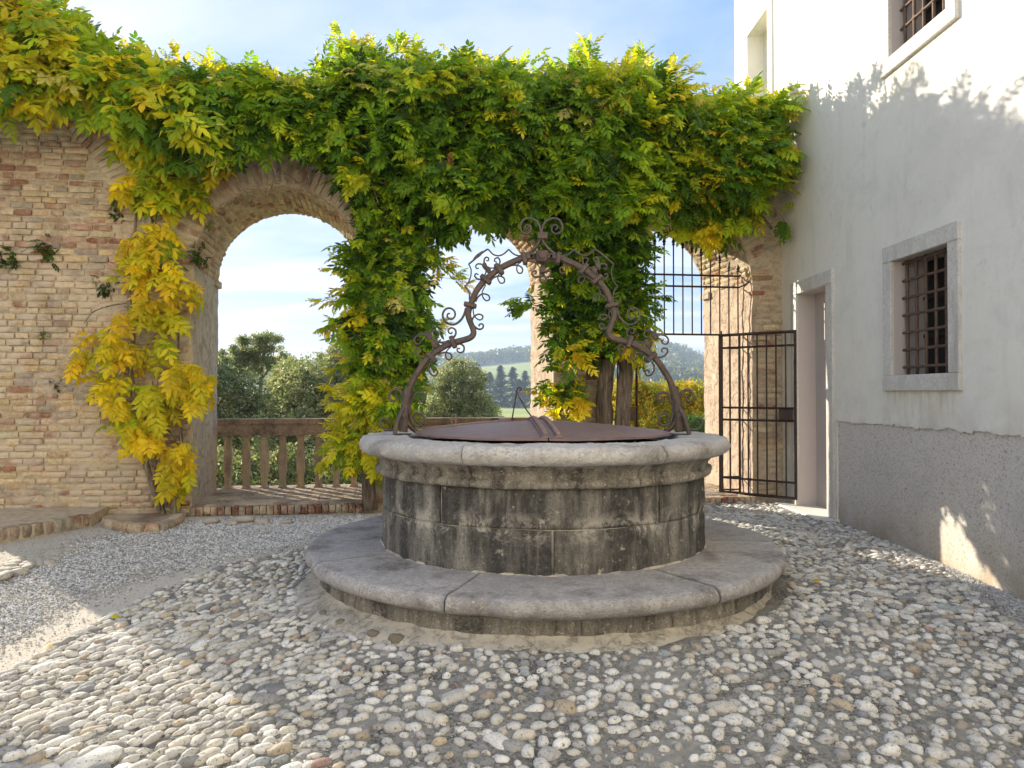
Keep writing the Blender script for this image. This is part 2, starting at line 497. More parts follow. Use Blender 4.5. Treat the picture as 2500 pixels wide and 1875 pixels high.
def drum_joint(s,c):
    zz=s.z(); d=s.math('ABSOLUTE',s.math('SUBTRACT',zz,.583))
    m=s.ramp(s.math('MULTIPLY',d,8.0),[(.0,1.0),(.35,.55),(.8,0.0)])
    return s.mix(s.math('MULTIPLY',m,s.ramp(s.noise(5.5,8,.75,dist=.6),[(.50,0.0),(.58,.9)])),c,s.mix(s.noise(30,5,.7),(.62,.58,.50),(.36,.33,.28)))
def m_cobble():
    s=NT('river_pebble'); t=s.tint()
    c=s.mix(s.ramp(s.noise(38,6,.7),[(.35,0.0),(.7,.6)]),t,s.mix(1.0,t,(.62,.60,.57),'MULTIPLY'))
    c=s.mix(s.ramp(s.noise(75,6,.8),[(.55,0.0),(.62,.9)]),c,(.075,.07,.062))
    c=s.mix(s.ramp(s.noise(1.6,5,.6),[(.5,0.0),(.72,.30)]),c,(.40,.37,.31))
    s.bsdf(c,.78,s.bump(s.noise(120,6,.75),.6,.008),spec=.3); return s.m
def m_bed():
    s=NT('cobble_bedding')
    c=s.ramp(s.noise(30,8,.82),[(.3,(.20,.19,.165)),(.5,(.37,.355,.32)),(.66,(.55,.53,.48))])
    k=s.ramp(s.noise(2.4,6,.65,dist=.5),[(.36,.25),(.62,1.0)])
    c=s.mix(s.math('MULTIPLY',k,s.ramp(s.noise(60,7,.85),[(.48,0.0),(.53,.95)])),c,(.07,.065,.055))
    c=s.mix(s.math('MULTIPLY',s.ramp(s.noise(2.9,6,.65),[(.5,0.0),(.64,1.0)]),s.ramp(s.noise(32,7,.8),[(.47,0.0),(.53,.9)])),c,(.075,.07,.06))
    h=s.math('ADD',s.noise(50,8,.85),s.math('MULTIPLY',s.noise(170,5,.8),.9))
    s.bsdf(c,.96,s.bump(h,.8,.012),spec=.1); return s.m
def m_path():
    s=NT('dusty_path')
    c=s.mix(s.noise(2.2,6,.6),(.56,.51,.43),(.48,.44,.375))
    c=s.mix(s.ramp(s.noise(130,6,.85),[(.53,0.0),(.60,.8)]),c,(.70,.67,.61))
    c=s.mix(s.ramp(s.noise(130,6,.85,vec=s.pos((1,1,1),(1,2,3))),[(.54,.0),(.62,.8)]),c,(.24,.22,.19))
    c=s.mix(s.ramp(s.noise(40,5,.7),[(.58,0.0),(.7,.4)]),c,(.26,.23,.19))
    h=s.math('ADD',s.noise(120,5,.8),s.math('MULTIPLY',s.noise(14,4,.6),.7))
    s.bsdf(c,.97,s.bump(h,.8,.007),spec=.1); return s.m
def m_iron(name,base,rust,r=.55,k=.5):
    s=NT(name)
    c=s.mix(s.ramp(s.noise(14,6,.7),[(.5-.2*k,0.0),(.72-.2*k,1.0)]),base,rust)
    c=s.mix(s.ramp(s.noise(90,4,.7),[(.6,0.0),(.7,.5)]),c,(.22,.19,.18))
    s.bsdf(c,r,s.bump(s.noise(90,6,.7),.5,.004),metal=.25,spec=.4); return s.m
def m_leaf(name='vine_leaf',trans=.55):
    s=NT(name); t=s.tint()
    v=s.noise(7,3,.6)
    if trans>.5: t=s.mix(s.ramp(s.noise(34,5,.7),[(.60,0.0),(.66,.7)]),t,(.30,.19,.05))
    c=s.mix(s.ramp(v,[(.3,0.0),(.7,1.0)]),s.mix(1.0,t,(.72,.78,.7),'MULTIPLY'),s.mix(1.0,t,(1.2,1.12,1.0),'MULTIPLY'))
    b=s.n('ShaderNodeBsdfPrincipled'); s.l(c,b.inputs['Base Color']); b.inputs['Roughness'].default_value=.5
    b.inputs['Specular IOR Level'].default_value=.35
    tr=s.n('ShaderNodeBsdfTranslucent'); s.l(s.mix(1.0,c,(1.25,1.25,.7),'MULTIPLY'),tr.inputs['Color'])
    mx=s.n('ShaderNodeMixShader'); mx.inputs[0].default_value=trans
    s.l(b.outputs[0],mx.inputs[1]); s.l(tr.outputs[0],mx.inputs[2]); s.l(mx.outputs[0],s.out.inputs['Surface'])
    return s.m
def m_bark(name='vine_bark',a=(.20,.155,.12),b=(.34,.28,.22)):
    s=NT(name)
    v=s.noise(22,7,.7,vec=s.pos((1.6,1.6,.22)))
    c=s.ramp(v,[(.35,(a[0]*.35,a[1]*.35,a[2]*.35)),(.5,a),(.68,b)])
    s.bsdf(c,.95,s.bump(v,1.0,.03),spec=.1); return s.m
def m_flat(name,col,col2=None,sc=8,rough=.8,bd=.005):
    s=NT(name); c=s.mix(s.noise(sc,6,.65),col,col2 or tuple(x*.75 for x in col))
    s.bsdf(c,rough,s.bump(s.noise(sc*6,5,.7),.5,bd),spec=.3); return s.m

M_brick=m_brick(); M_mortar=m_mortar()
M_plcream=m_plaster_old('flaking_cream_plaster',(.50,.43,.32),(.60,.54,.43),(.17,.13,.10))
M_plpink=m_plaster_old('flaking_pink_plaster',(.52,.39,.30),(.58,.47,.36),(.30,.22,.17))
M_house=m_housewall(); M_plinth=m_plinth()
M_frame=m_stone('pale_window_stone',(.66,.64,.60),(.58,.565,.53),(.36,.33,.29),.12,True,1.0,False,.006)
M_rim=m_stone('rim_limestone',(.60,.575,.55),(.50,.48,.465),(.22,.20,.18),.25,False,1.0,True,.02)
M_body=m_stone('stained_well_stone',(.33,.305,.26),(.22,.21,.19),(.032,.030,.029),.86,True,.9,True,.014,.88,.35)
M_band=m_stone('well_moulding_stone',(.48,.43,.35),(.36,.33,.28),(.045,.04,.036),.55,True,1.2,True,.02)
M_step=m_stone('worn_step_stone',(.47,.44,.42),(.38,.36,.345),(.15,.135,.12),.22,False,1.3,True,.014)
M_rise=m_stone('step_riser_stone',(.40,.36,.30),(.29,.265,.225),(.05,.047,.043),.5,True,1.2,True,.02)
M_skirt=m_plaster_old('sandy_mortar',(.56,.51,.42),(.46,.42,.35),(.20,.18,.15))
M_rail=m_stone('lichened_balustrade_stone',(.30,.215,.15),(.37,.285,.205),(.09,.07,.055),.35,False,2.0,True,.012)
M_balus=m_stone('baluster_stone',(.46,.375,.28),(.37,.29,.21),(.13,.10,.075),.3,True,2.0,True,.01)
M_cob=m_cobble(); M_bed=m_bed(); M_path=m_path()
M_lid=m_iron('rusty_iron_plate',(.185,.135,.135),(.26,.165,.14),.5,.5)
M_arch=m_iron('wrought_iron_brown',(.060,.046,.041),(.11,.074,.056),.5,.5)
M_scroll=m_iron('wrought_iron_scroll',(.070,.060,.055),(.11,.085,.070),.5,.4)
M_gate=m_iron('dark_gate_iron',(.030,.022,.019),(.07,.038,.026),.5,.35)
M_grate=m_iron('rusty_window_iron',(.10,.068,.050),(.15,.092,.06),.7,.5)
M_leaf=m_leaf(); M_bark=m_bark(); M_stem=m_bark('vine_stem_bark',(.24,.19,.14),(.38,.32,.25))
M_tree=m_leaf('evergreen_leaf',.4)
M_dark=m_flat('dark_interior',(.012,.010,.009),(.02,.016,.014))
M_door=m_flat('mauve_door_stone',(.47,.42,.40),(.42,.375,.36),3,.85)
M_reveal=m_flat('mauve_reveal_plaster',(.50,.455,.435),(.44,.40,.385),2.5,.9)
M_marble=m_flat('white_marble_sill',(.68,.67,.63),(.58,.57,.54),5,.7)
# ================================================================== GROUND
WX, WY = 0.218, 5.2
def sstep(t):
    t=max(0.0,min(1.0,t)); return t*t*(3-2*t)
def gz(x,y):
    z=-0.07+0.12*sstep((y-3.0)/4.0)
    r=math.hypot(x-WX,y-WY)
    z+=(0.075+.055*sstep((x+1.1)/1.0))*(1-sstep((r-1.6)/2.0))
    return z
WALL_E=Vector((0.9907,0.1357,0)); WALL_N=Vector((0.1357,-0.9907,0)); WALL_S=Vector((-0.24,1.25,0)); WALL_O=Vector((-3.454,7.749,0))
def WP(u,w,z,v=0.0):
    p=WALL_O+WALL_E*u+WALL_S*w+WALL_N*v
    return Vector((p.x,p.y,z))
def hx(y): return 3.47-0.0229*y
def court(i,j):
    x=-15+18.7*i
    ymax=WP((x+3.454)/0.99,0,0).y+0.3
    y=-9+(ymax+9)*j
    return (x,y,gz(x,y)-0.004+0.006*N3(x*2.3,y*2.3,0)+0.004*N3(x*7,y*7,4))
ground=obj('courtyard_ground',grid(court,150,160),M_path,kind='structure',smooth=True)

obj('bounce_ground',box(-28,26,-34,-8.95,-1.2,-.075),M_path,kind='structure')  # unseen pale ground added to reflect sun onto the walls
obj('bounce_ground',box(-28,-14.95,-8.94,6.5,-1.2,-.08),M_path,kind='structure')
# paths of the cobbled apron (edge of the dusty path on the left)
edge_px=[(745,1368),(560,1402),(384,1453),(203,1534),(60,1600),(-160,1690)]
edge=[onZ(px,py,0.0) for px,py in edge_px]
poly=[(edge[0].x+0.5,edge[0].y+0.3)]+[(p.x,p.y) for p in edge]+[(-3.3,1.9),(-2.2,2.55),(-1.75,2.35),(-1.2,1.5),(-1.0,-0.5),(3.5,-0.5)]
poly+=[(hx(3.4)-0.42,3.4),(hx(4.4)-0.40,4.4),(hx(5.0)-0.22,5.0),(hx(5.9)-0.06,5.9),(hx(8.7),8.7),(2.9,8.62),(0.9,8.36),(-0.6,8.1),(-1.2,7.4)]
def inpoly(x,y,P):
    c=False; n=len(P)
    for i in range(n):
        x1,y1=P[i];x2,y2=P[(i+1)%n]
        if (y1>y)!=(y2>y) and x<(x2-x1)*(y-y1)/(y2-y1)+x1: c=not c
    return c
# bedding mortar sheet
def bedz(x,y): return gz(x,y)+0.010+0.007*N3(x*5,y*5,2)+0.004*N3(x*17,y*17,7)
V=[];fa=[];ids={}
step=0.05
xs=np.arange(-4.2,3.55,step); ys=np.arange(-0.5,8.75,step)
def vid(i,j):
    k=(i,j)
    if k not in ids:
        ids[k]=len(V); x=xs[0]+i*step+0.02*N3(i*.7,j*.7,1); y=ys[0]+j*step+0.02*N3(i*.7,j*.7,9)
        V.append((x,y,bedz(x,y)))
    return ids[k]
for i in range(len(xs)-1):
    for j in range(len(ys)-1):
        x=xs[i]+step/2; y=ys[j]+step/2
        if math.hypot(x-WX,y-WY)<1.45 or x>hx(y)+0.1: continue
        if inpoly(x+0.05*N3(x*3,y*3,0),y+0.05*N3(x*3,y*3,5),poly): fa.append((vid(i,j),vid(i+1,j),vid(i+1,j+1),vid(i,j+1)))
paving=obj('cobble_paving',G(V,fa),M_bed,kind='structure',smooth=True)

# cobbles, by dart throwing on a hash grid
PEB=[pebble(s,2,0.38,0.15*(s%3)) for s in range(10)]
PEBL=[pebble(s+20,1,0.2) for s in range(6)]
cob_cols=[((.70,.68,.63),34),((.60,.58,.53),22),((.46,.44,.41),12),((.58,.54,.46),14),((.38,.37,.35),9),((.25,.255,.26),5),((.52,.43,.31),4),((.42,.35,.27),3),((.42,.28,.24),.4),((.32,.35,.35),1)]
cw=np.array([w for _,w in cob_cols]); cw=cw/cw.sum()
def darts(n,xr,yr,rad,test,seed,maxfail=None):
    r=np.random.default_rng(seed); X=r.uniform(xr[0],xr[1],n); Y=r.uniform(yr[0],yr[1],n)
    h={}; out=[]; cell=0.11
    for x,y in zip(X,Y):
        if not test(x,y): continue
        R=rad(x,y); ci,cj=int(x/cell),int(y/cell); ok=True
        for a in (-1,0,1):
            for b in (-1,0,1):
                for (x2,y2,R2) in h.get((ci+a,cj+b),()):
                    if (x-x2)**2+(y-y2)**2<((R+R2)*.5)**2: ok=False;break
                if not ok:break
            if not ok:break
        if ok:
            h.setdefault((ci,cj),[]).append((x,y,R)); out.append((x,y,R))
    return out
def crad(x,y):
    k=sstep((x-1.5)/1.0)*sstep((y-4.0)/1.4)          # finer stones to the right behind the well
    l=sstep((-x-.3)/1.0)
    base=0.058*(1-k)+0.044*k-.011*l
    if x<-.8 and y<2.9: base+=0.012
    return base*(0.78+0.62*abs(N3(x*31,y*31,3))*1.6)
def ctest(x,y):
    if math.hypot(x-WX,y-WY)<1.66: return False
    if x>hx(y)-0.03: return False
    return inpoly(x,y,poly)
items=[]
rc=random.Random(5)
for (x,y,R) in darts(150000,(-3.9,3.4),(1.9,8.6),crad,ctest,11):
    l=sstep((-x-0.1)/1.3); rr_=sstep((x-1.0)/1.2)
    packed=max(l,rr_*sstep((y-3.6)/1.2))
    ang=math.radians(52)*l-math.radians(28)*rr_+rc.gauss(0,.75-.55*packed)
    el=1.15+rc.uniform(0,.45)+packed*rc.uniform(.1,.9)
    fill=(.48+.09*packed)*rc.uniform(.70,1.15)
    a=R*fill*el**.6; b=R*fill/(el**.5); c=R*(.34+.10*rc.random())
    if x<-0.9 and y<2.8: a*=1.1;b*=1.15;c*=1.2
    k=rc.randrange(10) if y<4.6 else None
    col=cob_cols[rng.choice(len(cob_cols),p=cw)][0]
    j=rc.uniform(.82,1.16); col=tuple(q*j for q in col)
    big=1.0
    if rc.random()<.10: big=rc.uniform(1.25,1.75)
    tx=rc.gauss(0,.14);ty=rc.gauss(0,.16)
    ex=Vector((math.cos(ang),math.sin(ang),tx)).normalized(); ez=Vector((-tx,-ty,1)).normalized(); ey=ez.cross(ex).normalized(); ez=ex.cross(ey)
    z=bedz(x,y)+c*(rc.uniform(-.42,.02)+.16*packed)
    items.append((k if k is not None else 10+rc.randrange(6),frame((x,y,z),ex*a*big,ey*b*big,ez*c*big**.5),col))
# small stones wedged between the big ones
for k in range(5200):
    x=rc.uniform(-3.2,3.3);y=rc.uniform(2.2,5.6)
    if not ctest(x,y): continue
    s=rc.uniform(.007,.014); a=rc.random()*PI; col=cob_cols[rng.choice(len(cob_cols),p=cw)][0]; j=rc.uniform(.7,1.0)
    items.append((10+rc.randrange(6),frame((x,y,bedz(x,y)+s*.05),Vector((math.cos(a),math.sin(a),0))*s*1.3,Vector((-math.sin(a),math.cos(a),0))*s*.85,Vector((0,0,s*.7))),tuple(v*j for v in col)))
protos=PEB+PEBL
# bigger stones along the foot of the arcade and by the ledge
for (px,py,s) in [(515,1273,.085),(566,1276,.06),(598,1270,.11),(640,1273,.08),(700,1276,.06),(740,1272,.05),(905,1262,.085),(892,1268,.05),(925,1274,.06)]:
    p=onZ(px,py,gz(-2,7.5)+.02)
    items.append((rc.randrange(10),frame((p.x,p.y,p.z),Vector((s,0,0)),Vector((0,s*.7,0)),Vector((0,0,s*.42))),(.48,.43,.36)))
for k in range(150):
    t=rc.random(); px=-20+t*340; py=1400-(px+20)*.33+rc.gauss(0,9); p=onZ(px,py,.03); s=rc.uniform(.03,.06)*(1.25-.5*t)
    a=rc.random()*PI
    items.append((rc.randrange(10),frame((p.x,p.y,p.z),Vector((s*math.cos(a),s*math.sin(a),0)),Vector((-s*.7*math.sin(a),s*.7*math.cos(a),0)),Vector((0,0,s*.45))),(.46,.43,.37)))
pieces(paving,'cobblestone',protos,items,M_cob,300,'cobblestones',smooth=True)

# gravel: a band by the arcade and a strip at the plinth
chips=[]
for s in range(6):
    V0,L0,S0=ico(1); V0=V0[:]*1.0
    r_=random.Random(s)
    V1=np.array([v*r_.uniform(.7,1.15) for v in V0]); chips.append((V1,L0,S0))
def decim(g):  # octahedral chip
    return g
octa=[]
for s in range(8):
    r_=random.Random(100+s)
    V0=[(1,0,0),(-1,0,0),(0,1,0),(0,-1,0),(0,0,1),(0,0,-1),(.6,.6,.5),(-.6,-.5,.55)]
    V0=[tuple(c*r_.uniform(.75,1.2) for c in v) for v in V0]
    octa.append(G(V0,[(0,2,6),(2,4,6),(4,0,6),(1,3,7),(3,4,7),(4,1,7),(2,1,4),(3,0,4),(2,0,5),(1,2,5),(3,1,5),(0,3,5)]))
gl_px=[(-200,1408),(40,1385),(120,1370),(216,1325),(330,1310),(420,1298),(520,1278),(760,1274),(930,1272),(930,1300),(860,1320),(741,1352),(560,1374),(316,1424),(158,1472),(30,1540),(-200,1640)]
gp=[(lambda p:(p.x,p.y))(onZ(a,b,.02)) for a,b in gl_px]
gitems=[]
n=0
r2=np.random.default_rng(3)
X=r2.uniform(-7.2,-0.2,200000);Y=r2.uniform(3.0,8.0,200000)
for x,y in zip(X,Y):
    if n>26000: break
    if not inpoly(x+r2.normal(0,.10),y+r2.normal(0,.10),gp): continue
    if math.hypot(x-WX,y-WY)<1.66: continue
    d=FB(x*1.3,y*1.3,5)
    if rc.random()<.25-.5*d: continue
    n+=1
    s=rc.uniform(.006,.0125)*(1+.25*max(0,y-5.5)/2)
    a=rc.random()*2*PI; g_=rc.choice([.72,.62,.50,.42,.78,.30,.66]); t=rc.uniform(-.02,.02)
    M=frame((x,y,gz(x,y)+s*.35),Vector((math.cos(a)*s,math.sin(a)*s,rc.uniform(-.3,.3)*s)),Vector((-math.sin(a)*s*.8,math.cos(a)*s*.8,0)),Vector((0,0,s*.7)))
    gitems.append((rc.randrange(8),M,(g_+t,g_,g_-t*.5)))
for k in range(5200):
    y=rc.uniform(3.2,6.2); x=hx(y)-abs(rc.gauss(0,.17))-.01
    s=rc.uniform(.006,.013); a=rc.random()*2*PI; g_=rc.choice([.55,.48,.4,.6])
    gitems.append((rc.randrange(8),frame((x,y,gz(x,y)+s*.4),Vector((math.cos(a)*s,math.sin(a)*s,0)),Vector((-math.sin(a)*s*.8,math.cos(a)*s*.8,0)),Vector((0,0,s*.7))),(g_,g_*.98,g_*.93)))
for k in range(26000):     # loose grit on the cobbles and the path
    x=rc.uniform(-4.6,3.2); y=rc.uniform(2.2,7.0)
    if math.hypot(x-WX,y-WY)<1.7 or x>hx(y)-.02: continue
    s=rc.uniform(.003,.0065); a=rc.random()*2*PI; g_=rc.choice([.5,.42,.34,.24])
    gitems.append((rc.randrange(8),frame((x,y,gz(x,y)+.012),Vector((math.cos(a)*s,math.sin(a)*s,0)),Vector((-math.sin(a)*s*.8,math.cos(a)*s*.8,0)),Vector((0,0,s*.7))),(g_,g_*.97,g_*.9)))
g,t=batch(octa,gitems)
o=obj('gravel',g,M_cob,tint=t); tag(o,'loose pale grey gravel spread before the arcade and along the plinth','gravel'); o['kind']='stuff'

# ================================================================== WHITE HOUSE
MH=Matrix.Translation(Vector((3.47,0,0)))@Matrix.Rotation(0.0229,4,'Z')
house=thing('white_house','white limewashed house with grey pebbledash plinth and stone framed windows','house',(3.27,7.0,0))
YF=10.35; YN=-6.5; ZT=9.6
holes=[(7.48,8.21,.06,2.495),(5.456,6.24,1.515,2.507),(5.456,6.24,4.305,5.42),(9.05,9.76,4.70,6.26)]
yy=sorted(set([YN,YF,7.30]+[h[0] for h in holes]+[h[1] for h in holes])); zz=sorted(set([-.4,ZT,1.095]+[h[2] for h in holes]+[h[3] for h in holes]))
V=[];fa=[]
def q4(V,fa,a,b,c,d):
    k=len(V); V+= [a,b,c,d]; fa.append((k,k+1,k+2,k+3))
for i in range(len(yy)-1):
    for j in range(len(zz)-1):
        ym=(yy[i]+yy[i+1])/2; zm=(zz[j]+zz[j+1])/2
        if any(h[0]<ym<h[1] and h[2]<zm<h[3] for h in holes): continue
        if ym<7.30 and zm<1.095: continue
        q4(V,fa,(0,yy[i],zz[j]),(0,yy[i+1],zz[j]),(0,yy[i+1],zz[j+1]),(0,yy[i],zz[j+1]))
for (a,b,c,d) in holes[:0]: pass
# end wall, rear wall, top
q4(V,fa,(0,YF,-.4),(6,YF,-.4),(6,YF,ZT),(0,YF,ZT)); q4(V,fa,(0,YN,-.4),(0,YN,ZT),(6,YN,ZT),(6,YN,-.4))
q4(V,fa,(6,YF,-.4),(6,YN,-.4),(6,YN,ZT),(6,YF,ZT)); q4(V,fa,(0,YF,ZT),(6,YF,ZT),(6,YN,ZT),(0,YN,ZT))
q4(V,fa,(0,YN,1.095),(0,7.30,1.095),(.014,7.30,1.095),(.014,YN,1.095)); q4(V,fa,(0,7.30,-.4),(0,7.30,1.095),(.014,7.30,1.095),(.014,7.30,-.4))
obj('wall',xf(G(V,fa),MH),M_house,house)
obj('bounce_block',box(-17.5,3.4,-13,-6.4,-.4,9.6),M_house,house)  # unseen block added behind the camera to bounce sunlight into the court
def plf(i,j):
    y=YN+(7.30-YN)*i; z=-.4+1.495*j
    q=0.014-.006*max(0,FB(y*4,z*4,3,4)) if 0<j<1 else .014
    return (q,y,z-(0.006*N3(y*9,0,0) if j==1 else 0))
obj('plinth',xf(grid(plf,220,26),MH),M_plinth,house)
def rag(i,j):
    y=YN+(7.30-YN)*i
    return (-.003+.001*j,y,1.10-(.022+.026*N3(y*5,0,3)+.022*N3(y*19,0,5)+.012*N3(y*47,0,5))*j)
obj('plaster_edge',xf(grid(rag,520,1),MH),M_house,house)
def recess(y0,y1,z0,z1,d):
    V=[];f=[]
    q4(V,f,(0,y0,z0),(d,y0,z0),(d,y0,z1),(0,y0,z1)); q4(V,f,(0,y1,z0),(0,y1,z1),(d,y1,z1),(d,y1,z0))
    q4(V,f,(0,y0,z1),(d,y0,z1),(d,y1,z1),(0,y1,z1)); q4(V,f,(0,y0,z0),(0,y1,z0),(d,y1,z0),(d,y0,z0))
    return G(V,f)
def rg(*a,**k): return xf(bevbox(*a,**k),MH)
# door
dr=obj('door',rg(.20,.24,7.46,8.23,.05,2.52,b=.004),M_door,house,label='plain mauve door set deep in its stone frame')
obj('reveal',xf(recess(7.48,8.21,.06,2.495,.2),MH),M_reveal,dr)
obj('lintel',rg(-.028,.06,7.335,8.365,2.497,2.64,b=.005),M_frame,dr)
obj('jamb',rg(-.026,.06,7.335,7.479,.085,2.496,b=.005),M_frame,dr)
obj('jamb',rg(-.026,.06,8.211,8.365,.085,2.496,b=.005),M_frame,dr)
obj('doorstep',rg(-.20,.20,7.27,8.42,.015,.084,b=.008),M_marble,dr)
obj('keyhole',xf(tube([(.195,7.60,1.12),(.202,7.60,1.12)],.013,10),MH),M_dark,dr)
# windows
def window(zo,name,label,ztop):
    y0,y1=5.456,6.24; z0=1.515+zo; z1=ztop
    w=obj('window',rg(.30,.32,y0-.02,y1+.02,z0-.02,z1+.02,b=.002),M_dark,house,label=label)
    obj('reveal',xf(recess(y0,y1,z0,z1,.3),MH),M_reveal,w)
    obj('lintel',rg(-.03,.05,y0-.13,y1+.13,z1+.001,z1+.143,b=.005),M_frame,w)
    obj('jamb',rg(-.028,.05,y0-.13,y0-.001,z0,z1,b=.004),M_frame,w)
    obj('jamb',rg(-.028,.05,y1+.001,y1+.13,z0,z1,b=.004),M_frame,w)
    obj('sill',rg(-.034,.05,y0-.135,y1+.135,z0-.135,z0-.001,b=.006),M_frame,w)
    ny=6
    hzs=[z0+.07+(z1-z0-.09)*k/6 for k in range(7)]
    yv=[y0+.045+(y1-y0-.03)*k/5.6 for k in range(6)]
    for k in range(ny-1+1):
        y=yv[k]
        if y>y1-.02: continue
        obj('grille_bar',xf(tube([(.085,y+.002*N3(y,i,zo),z0+(z1-z0)*i/8) for i in range(9)],.014,7),MH),M_grate,w,smooth=True)
    for z in hzs:
        if z>z1-.02: continue
        pts=[];rs=[]
        for i in range(41):
            y=y0+(y1-y0)*i/40; pts.append((.085,y,z)); dd=min(abs(y-q) for q in yv); rs.append(.021 if dd<.016 else .013)
        obj('grille_bar',xf(tube(pts,.01,7,rs=rs),MH),M_grate,w,smooth=True)
    # sash timbers behind the grille
    obj('sash',merge([rg(.26,.29,y0,y0+.05,z0,z1,b=.002),rg(.262,.292,(y0+y1)/2-.03,(y0+y1)/2+.03,z0,z1,b=.002),rg(.258,.288,y0,y1,z0+(z1-z0)*.33,z0+(z1-z0)*.33+.03,b=.002),rg(.258,.288,y0,y1,z0+(z1-z0)*.66,z0+(z1-z0)*.66+.03,b=.002)]),m_flat('dark_sash_wood',(.03,.022,.018)),w)
window(0,'window','lower barred window with rusty iron grille',2.507)
window(2.79,'window','upper barred window catching the sun',5.42)
bw=obj('blind_window',rg(.2,.22,9.03,9.78,4.68,6.28,b=.002),M_house,house)
obj('reveal',xf(recess(9.05,9.76,4.70,6.26,.2),MH),M_house,bw)
fr=merge([rg(-.022,.02,8.90,9.049,4.70,6.26,b=.004),rg(-.022,.02,9.761,9.86,4.70,6.26,b=.004),rg(-.024,.02,8.90,9.86,6.262,6.41,b=.004)])
obj('frame',fr,M_house,bw)

# ================================================================== ARCADE
arcade=thing('brick_arcade','old brick arcade wall with crumbling plaster and round arches','wall',tuple(WP(2,0.5,0)))
ARCH=[(0.0,1.813,2.75),(2.35,3.98,2.77),(4.65,6.40,2.72),(-4.4,-2.32,2.75)]
UL,UR,ZB,ZTOP=-8.0,6.80,-0.1,4.42
def D(p,a=.016):
    q=Vector(p)
    n=mn.noise_vector(q*2.6)*a+mn.noise_vector(q*9)*a*.6+mn.noise_vector(q*24)*a*.32
    return (q.x+n.x,q.y+n.y,q.z+n.z)
def colgrid(us,bot,top,w,step=.05,flip=False):
    nz=int((ZTOP-ZB)/step)
    V=[];f=[]
    for u in us:
        b=bot(u)
        for k in range(nz+1):
            z=b+(top-b)*k/nz; V.append(D(WP(u,w,z)))
    for i in range(len(us)-1):
        for k in range(nz):
            a=i*(nz+1)+k; q=(a,a+nz+1,a+nz+2,a+1); f.append(q[::-1] if flip else q)
    return G(V,f)
cores=[]
bounds=sorted([(a,b,s) for a,b,s in ARCH])
u=UL
for (a,b,s) in bounds+[(UR,UR,0)]:
    if a>u:
        n=max(2,int((a-u)/.05)); us=[u+(a-u)*i/n for i in range(n+1)]
        cores.append(colgrid(us,lambda q:-1.6 if False else ZB,ZTOP,0)); cores.append(colgrid(us,lambda q:ZB,ZTOP,1,flip=True))
    if b>a:
        r=(b-a)/2; c=(a+b)/2
        us=[c-r*math.cos(PI*i/48) for i in range(49)]
        bt=lambda q,c=c,r=r,s=s:s+math.sqrt(max(0,r*r-(q-c)**2))
        cores.append(colgrid(us,bt,ZTOP,0)); cores.append(colgrid(us,bt,ZTOP,1,flip=True))
    u=b
cores.append(grid(lambda i,j:D(WP(UL+(UR-UL)*i,j,ZTOP)),260,20))
cores.append(grid(lambda i,j:D(WP(UL,1-i,ZB+(ZTOP-ZB)*j)),20,60))
obj('wall_core',merge(cores),M_mortar,arcade,smooth=True)
obj('foundation',G([tuple(WP(UL,-.02,-4)),tuple(WP(UR,-.02,-4)),tuple(WP(UR,-.02,.12)),tuple(WP(UL,-.02,.12)),tuple(WP(UL,1.35,-4)),tuple(WP(UR,1.35,-4)),tuple(WP(UR,1.35,.12)),tuple(WP(UL,1.35,.12))],[(0,1,2,3),(4,7,6,5),(3,2,6,7),(0,3,7,4),(1,5,6,2)]),M_mortar,arcade)
WB=[((.72,.56,.35),34),((.66,.50,.29),22),((.56,.37,.26),14),((.40,.20,.13),4),((.50,.42,.32),15),((.70,.59,.41),10)]
WR=[((.46,.27,.18),24),((.35,.17,.11),12),((.58,.42,.28),28),((.62,.49,.33),24),((.45,.38,.30),14)]
def pick(r,P):
    t=r.random()*sum(w for _,w in P)
    for c,w in P:
        t-=w
        if t<0: break
    j=r.uniform(.8,1.15); return (c[0]*j,c[1]*j*r.uniform(.95,1.05),c[2]*j)
rb=random.Random(21)
bit=[]
def inarch(u,z,m=0.0):
    for (a,b,s) in ARCH:
        c=(a+b)/2; r=(b-a)/2+m
        if abs(u-c)<r-(m if z<s else 0) and (z<s or (u-c)**2+(z-s)**2<r*r): return True
    return False
def ringskip(u,z):
    for (a,b,s) in ARCH:
        c=(a+b)/2; r=(b-a)/2
        if z>s-.02 and (u-c)**2+(z-s)**2<(r+.27)**2: return True
    d=math.hypot(u+1.9,z-3.2)
    if z>3.0 and 1.10<d<1.37 and u>-2.4: return True
    return False
z=.02; row=0
while z<ZTOP-.05:
    h=rb.uniform(.048,.060); u=-2.31-rb.random()*.25
    while u<UR-.03:
        L=rb.choice([.26,.24,.13,.14,.20,.17,.22])*rb.uniform(.88,1.06)
        uc=u+L/2; zc=z+h/2+.004*math.sin(uc*1.7+row)
        if uc>UR-.05: break
        skip=any(inarch(u+q,zc,0.0) for q in (.01,L/2,L-.01)) or ringskip(uc,zc)
        pl=FB(uc*.8,zc*.8,8)
        if uc>-.8 and pl>.50: skip=True      # plaster still on
        if rb.random()<.03: skip=True
        if not skip:
            infill = uc<-.8 and (zc<3.2 or math.hypot(uc+1.9,zc-3.2)<1.1)
            c=pick(rb,WB if (infill and zc<2.75) or (uc<-.8 and zc<2.9) or (uc>6.4 and zc<2.2) or rb.random()<.25 else WR)
            dep=.012+rb.uniform(-.006,.010)
            if abs(zc-2.77)<.035 and uc<-.75: dep+=.02
            M=frame(WP(uc,0,zc,dep-.035),WALL_E*(L-.012),-WALL_N*.09,Vector((rb.gauss(0,.002),0,h)))
            bit.append((rb.randrange(8),M,c))
        u+=L+.004
    z+=h+rb.uniform(.011,.016); row+=1
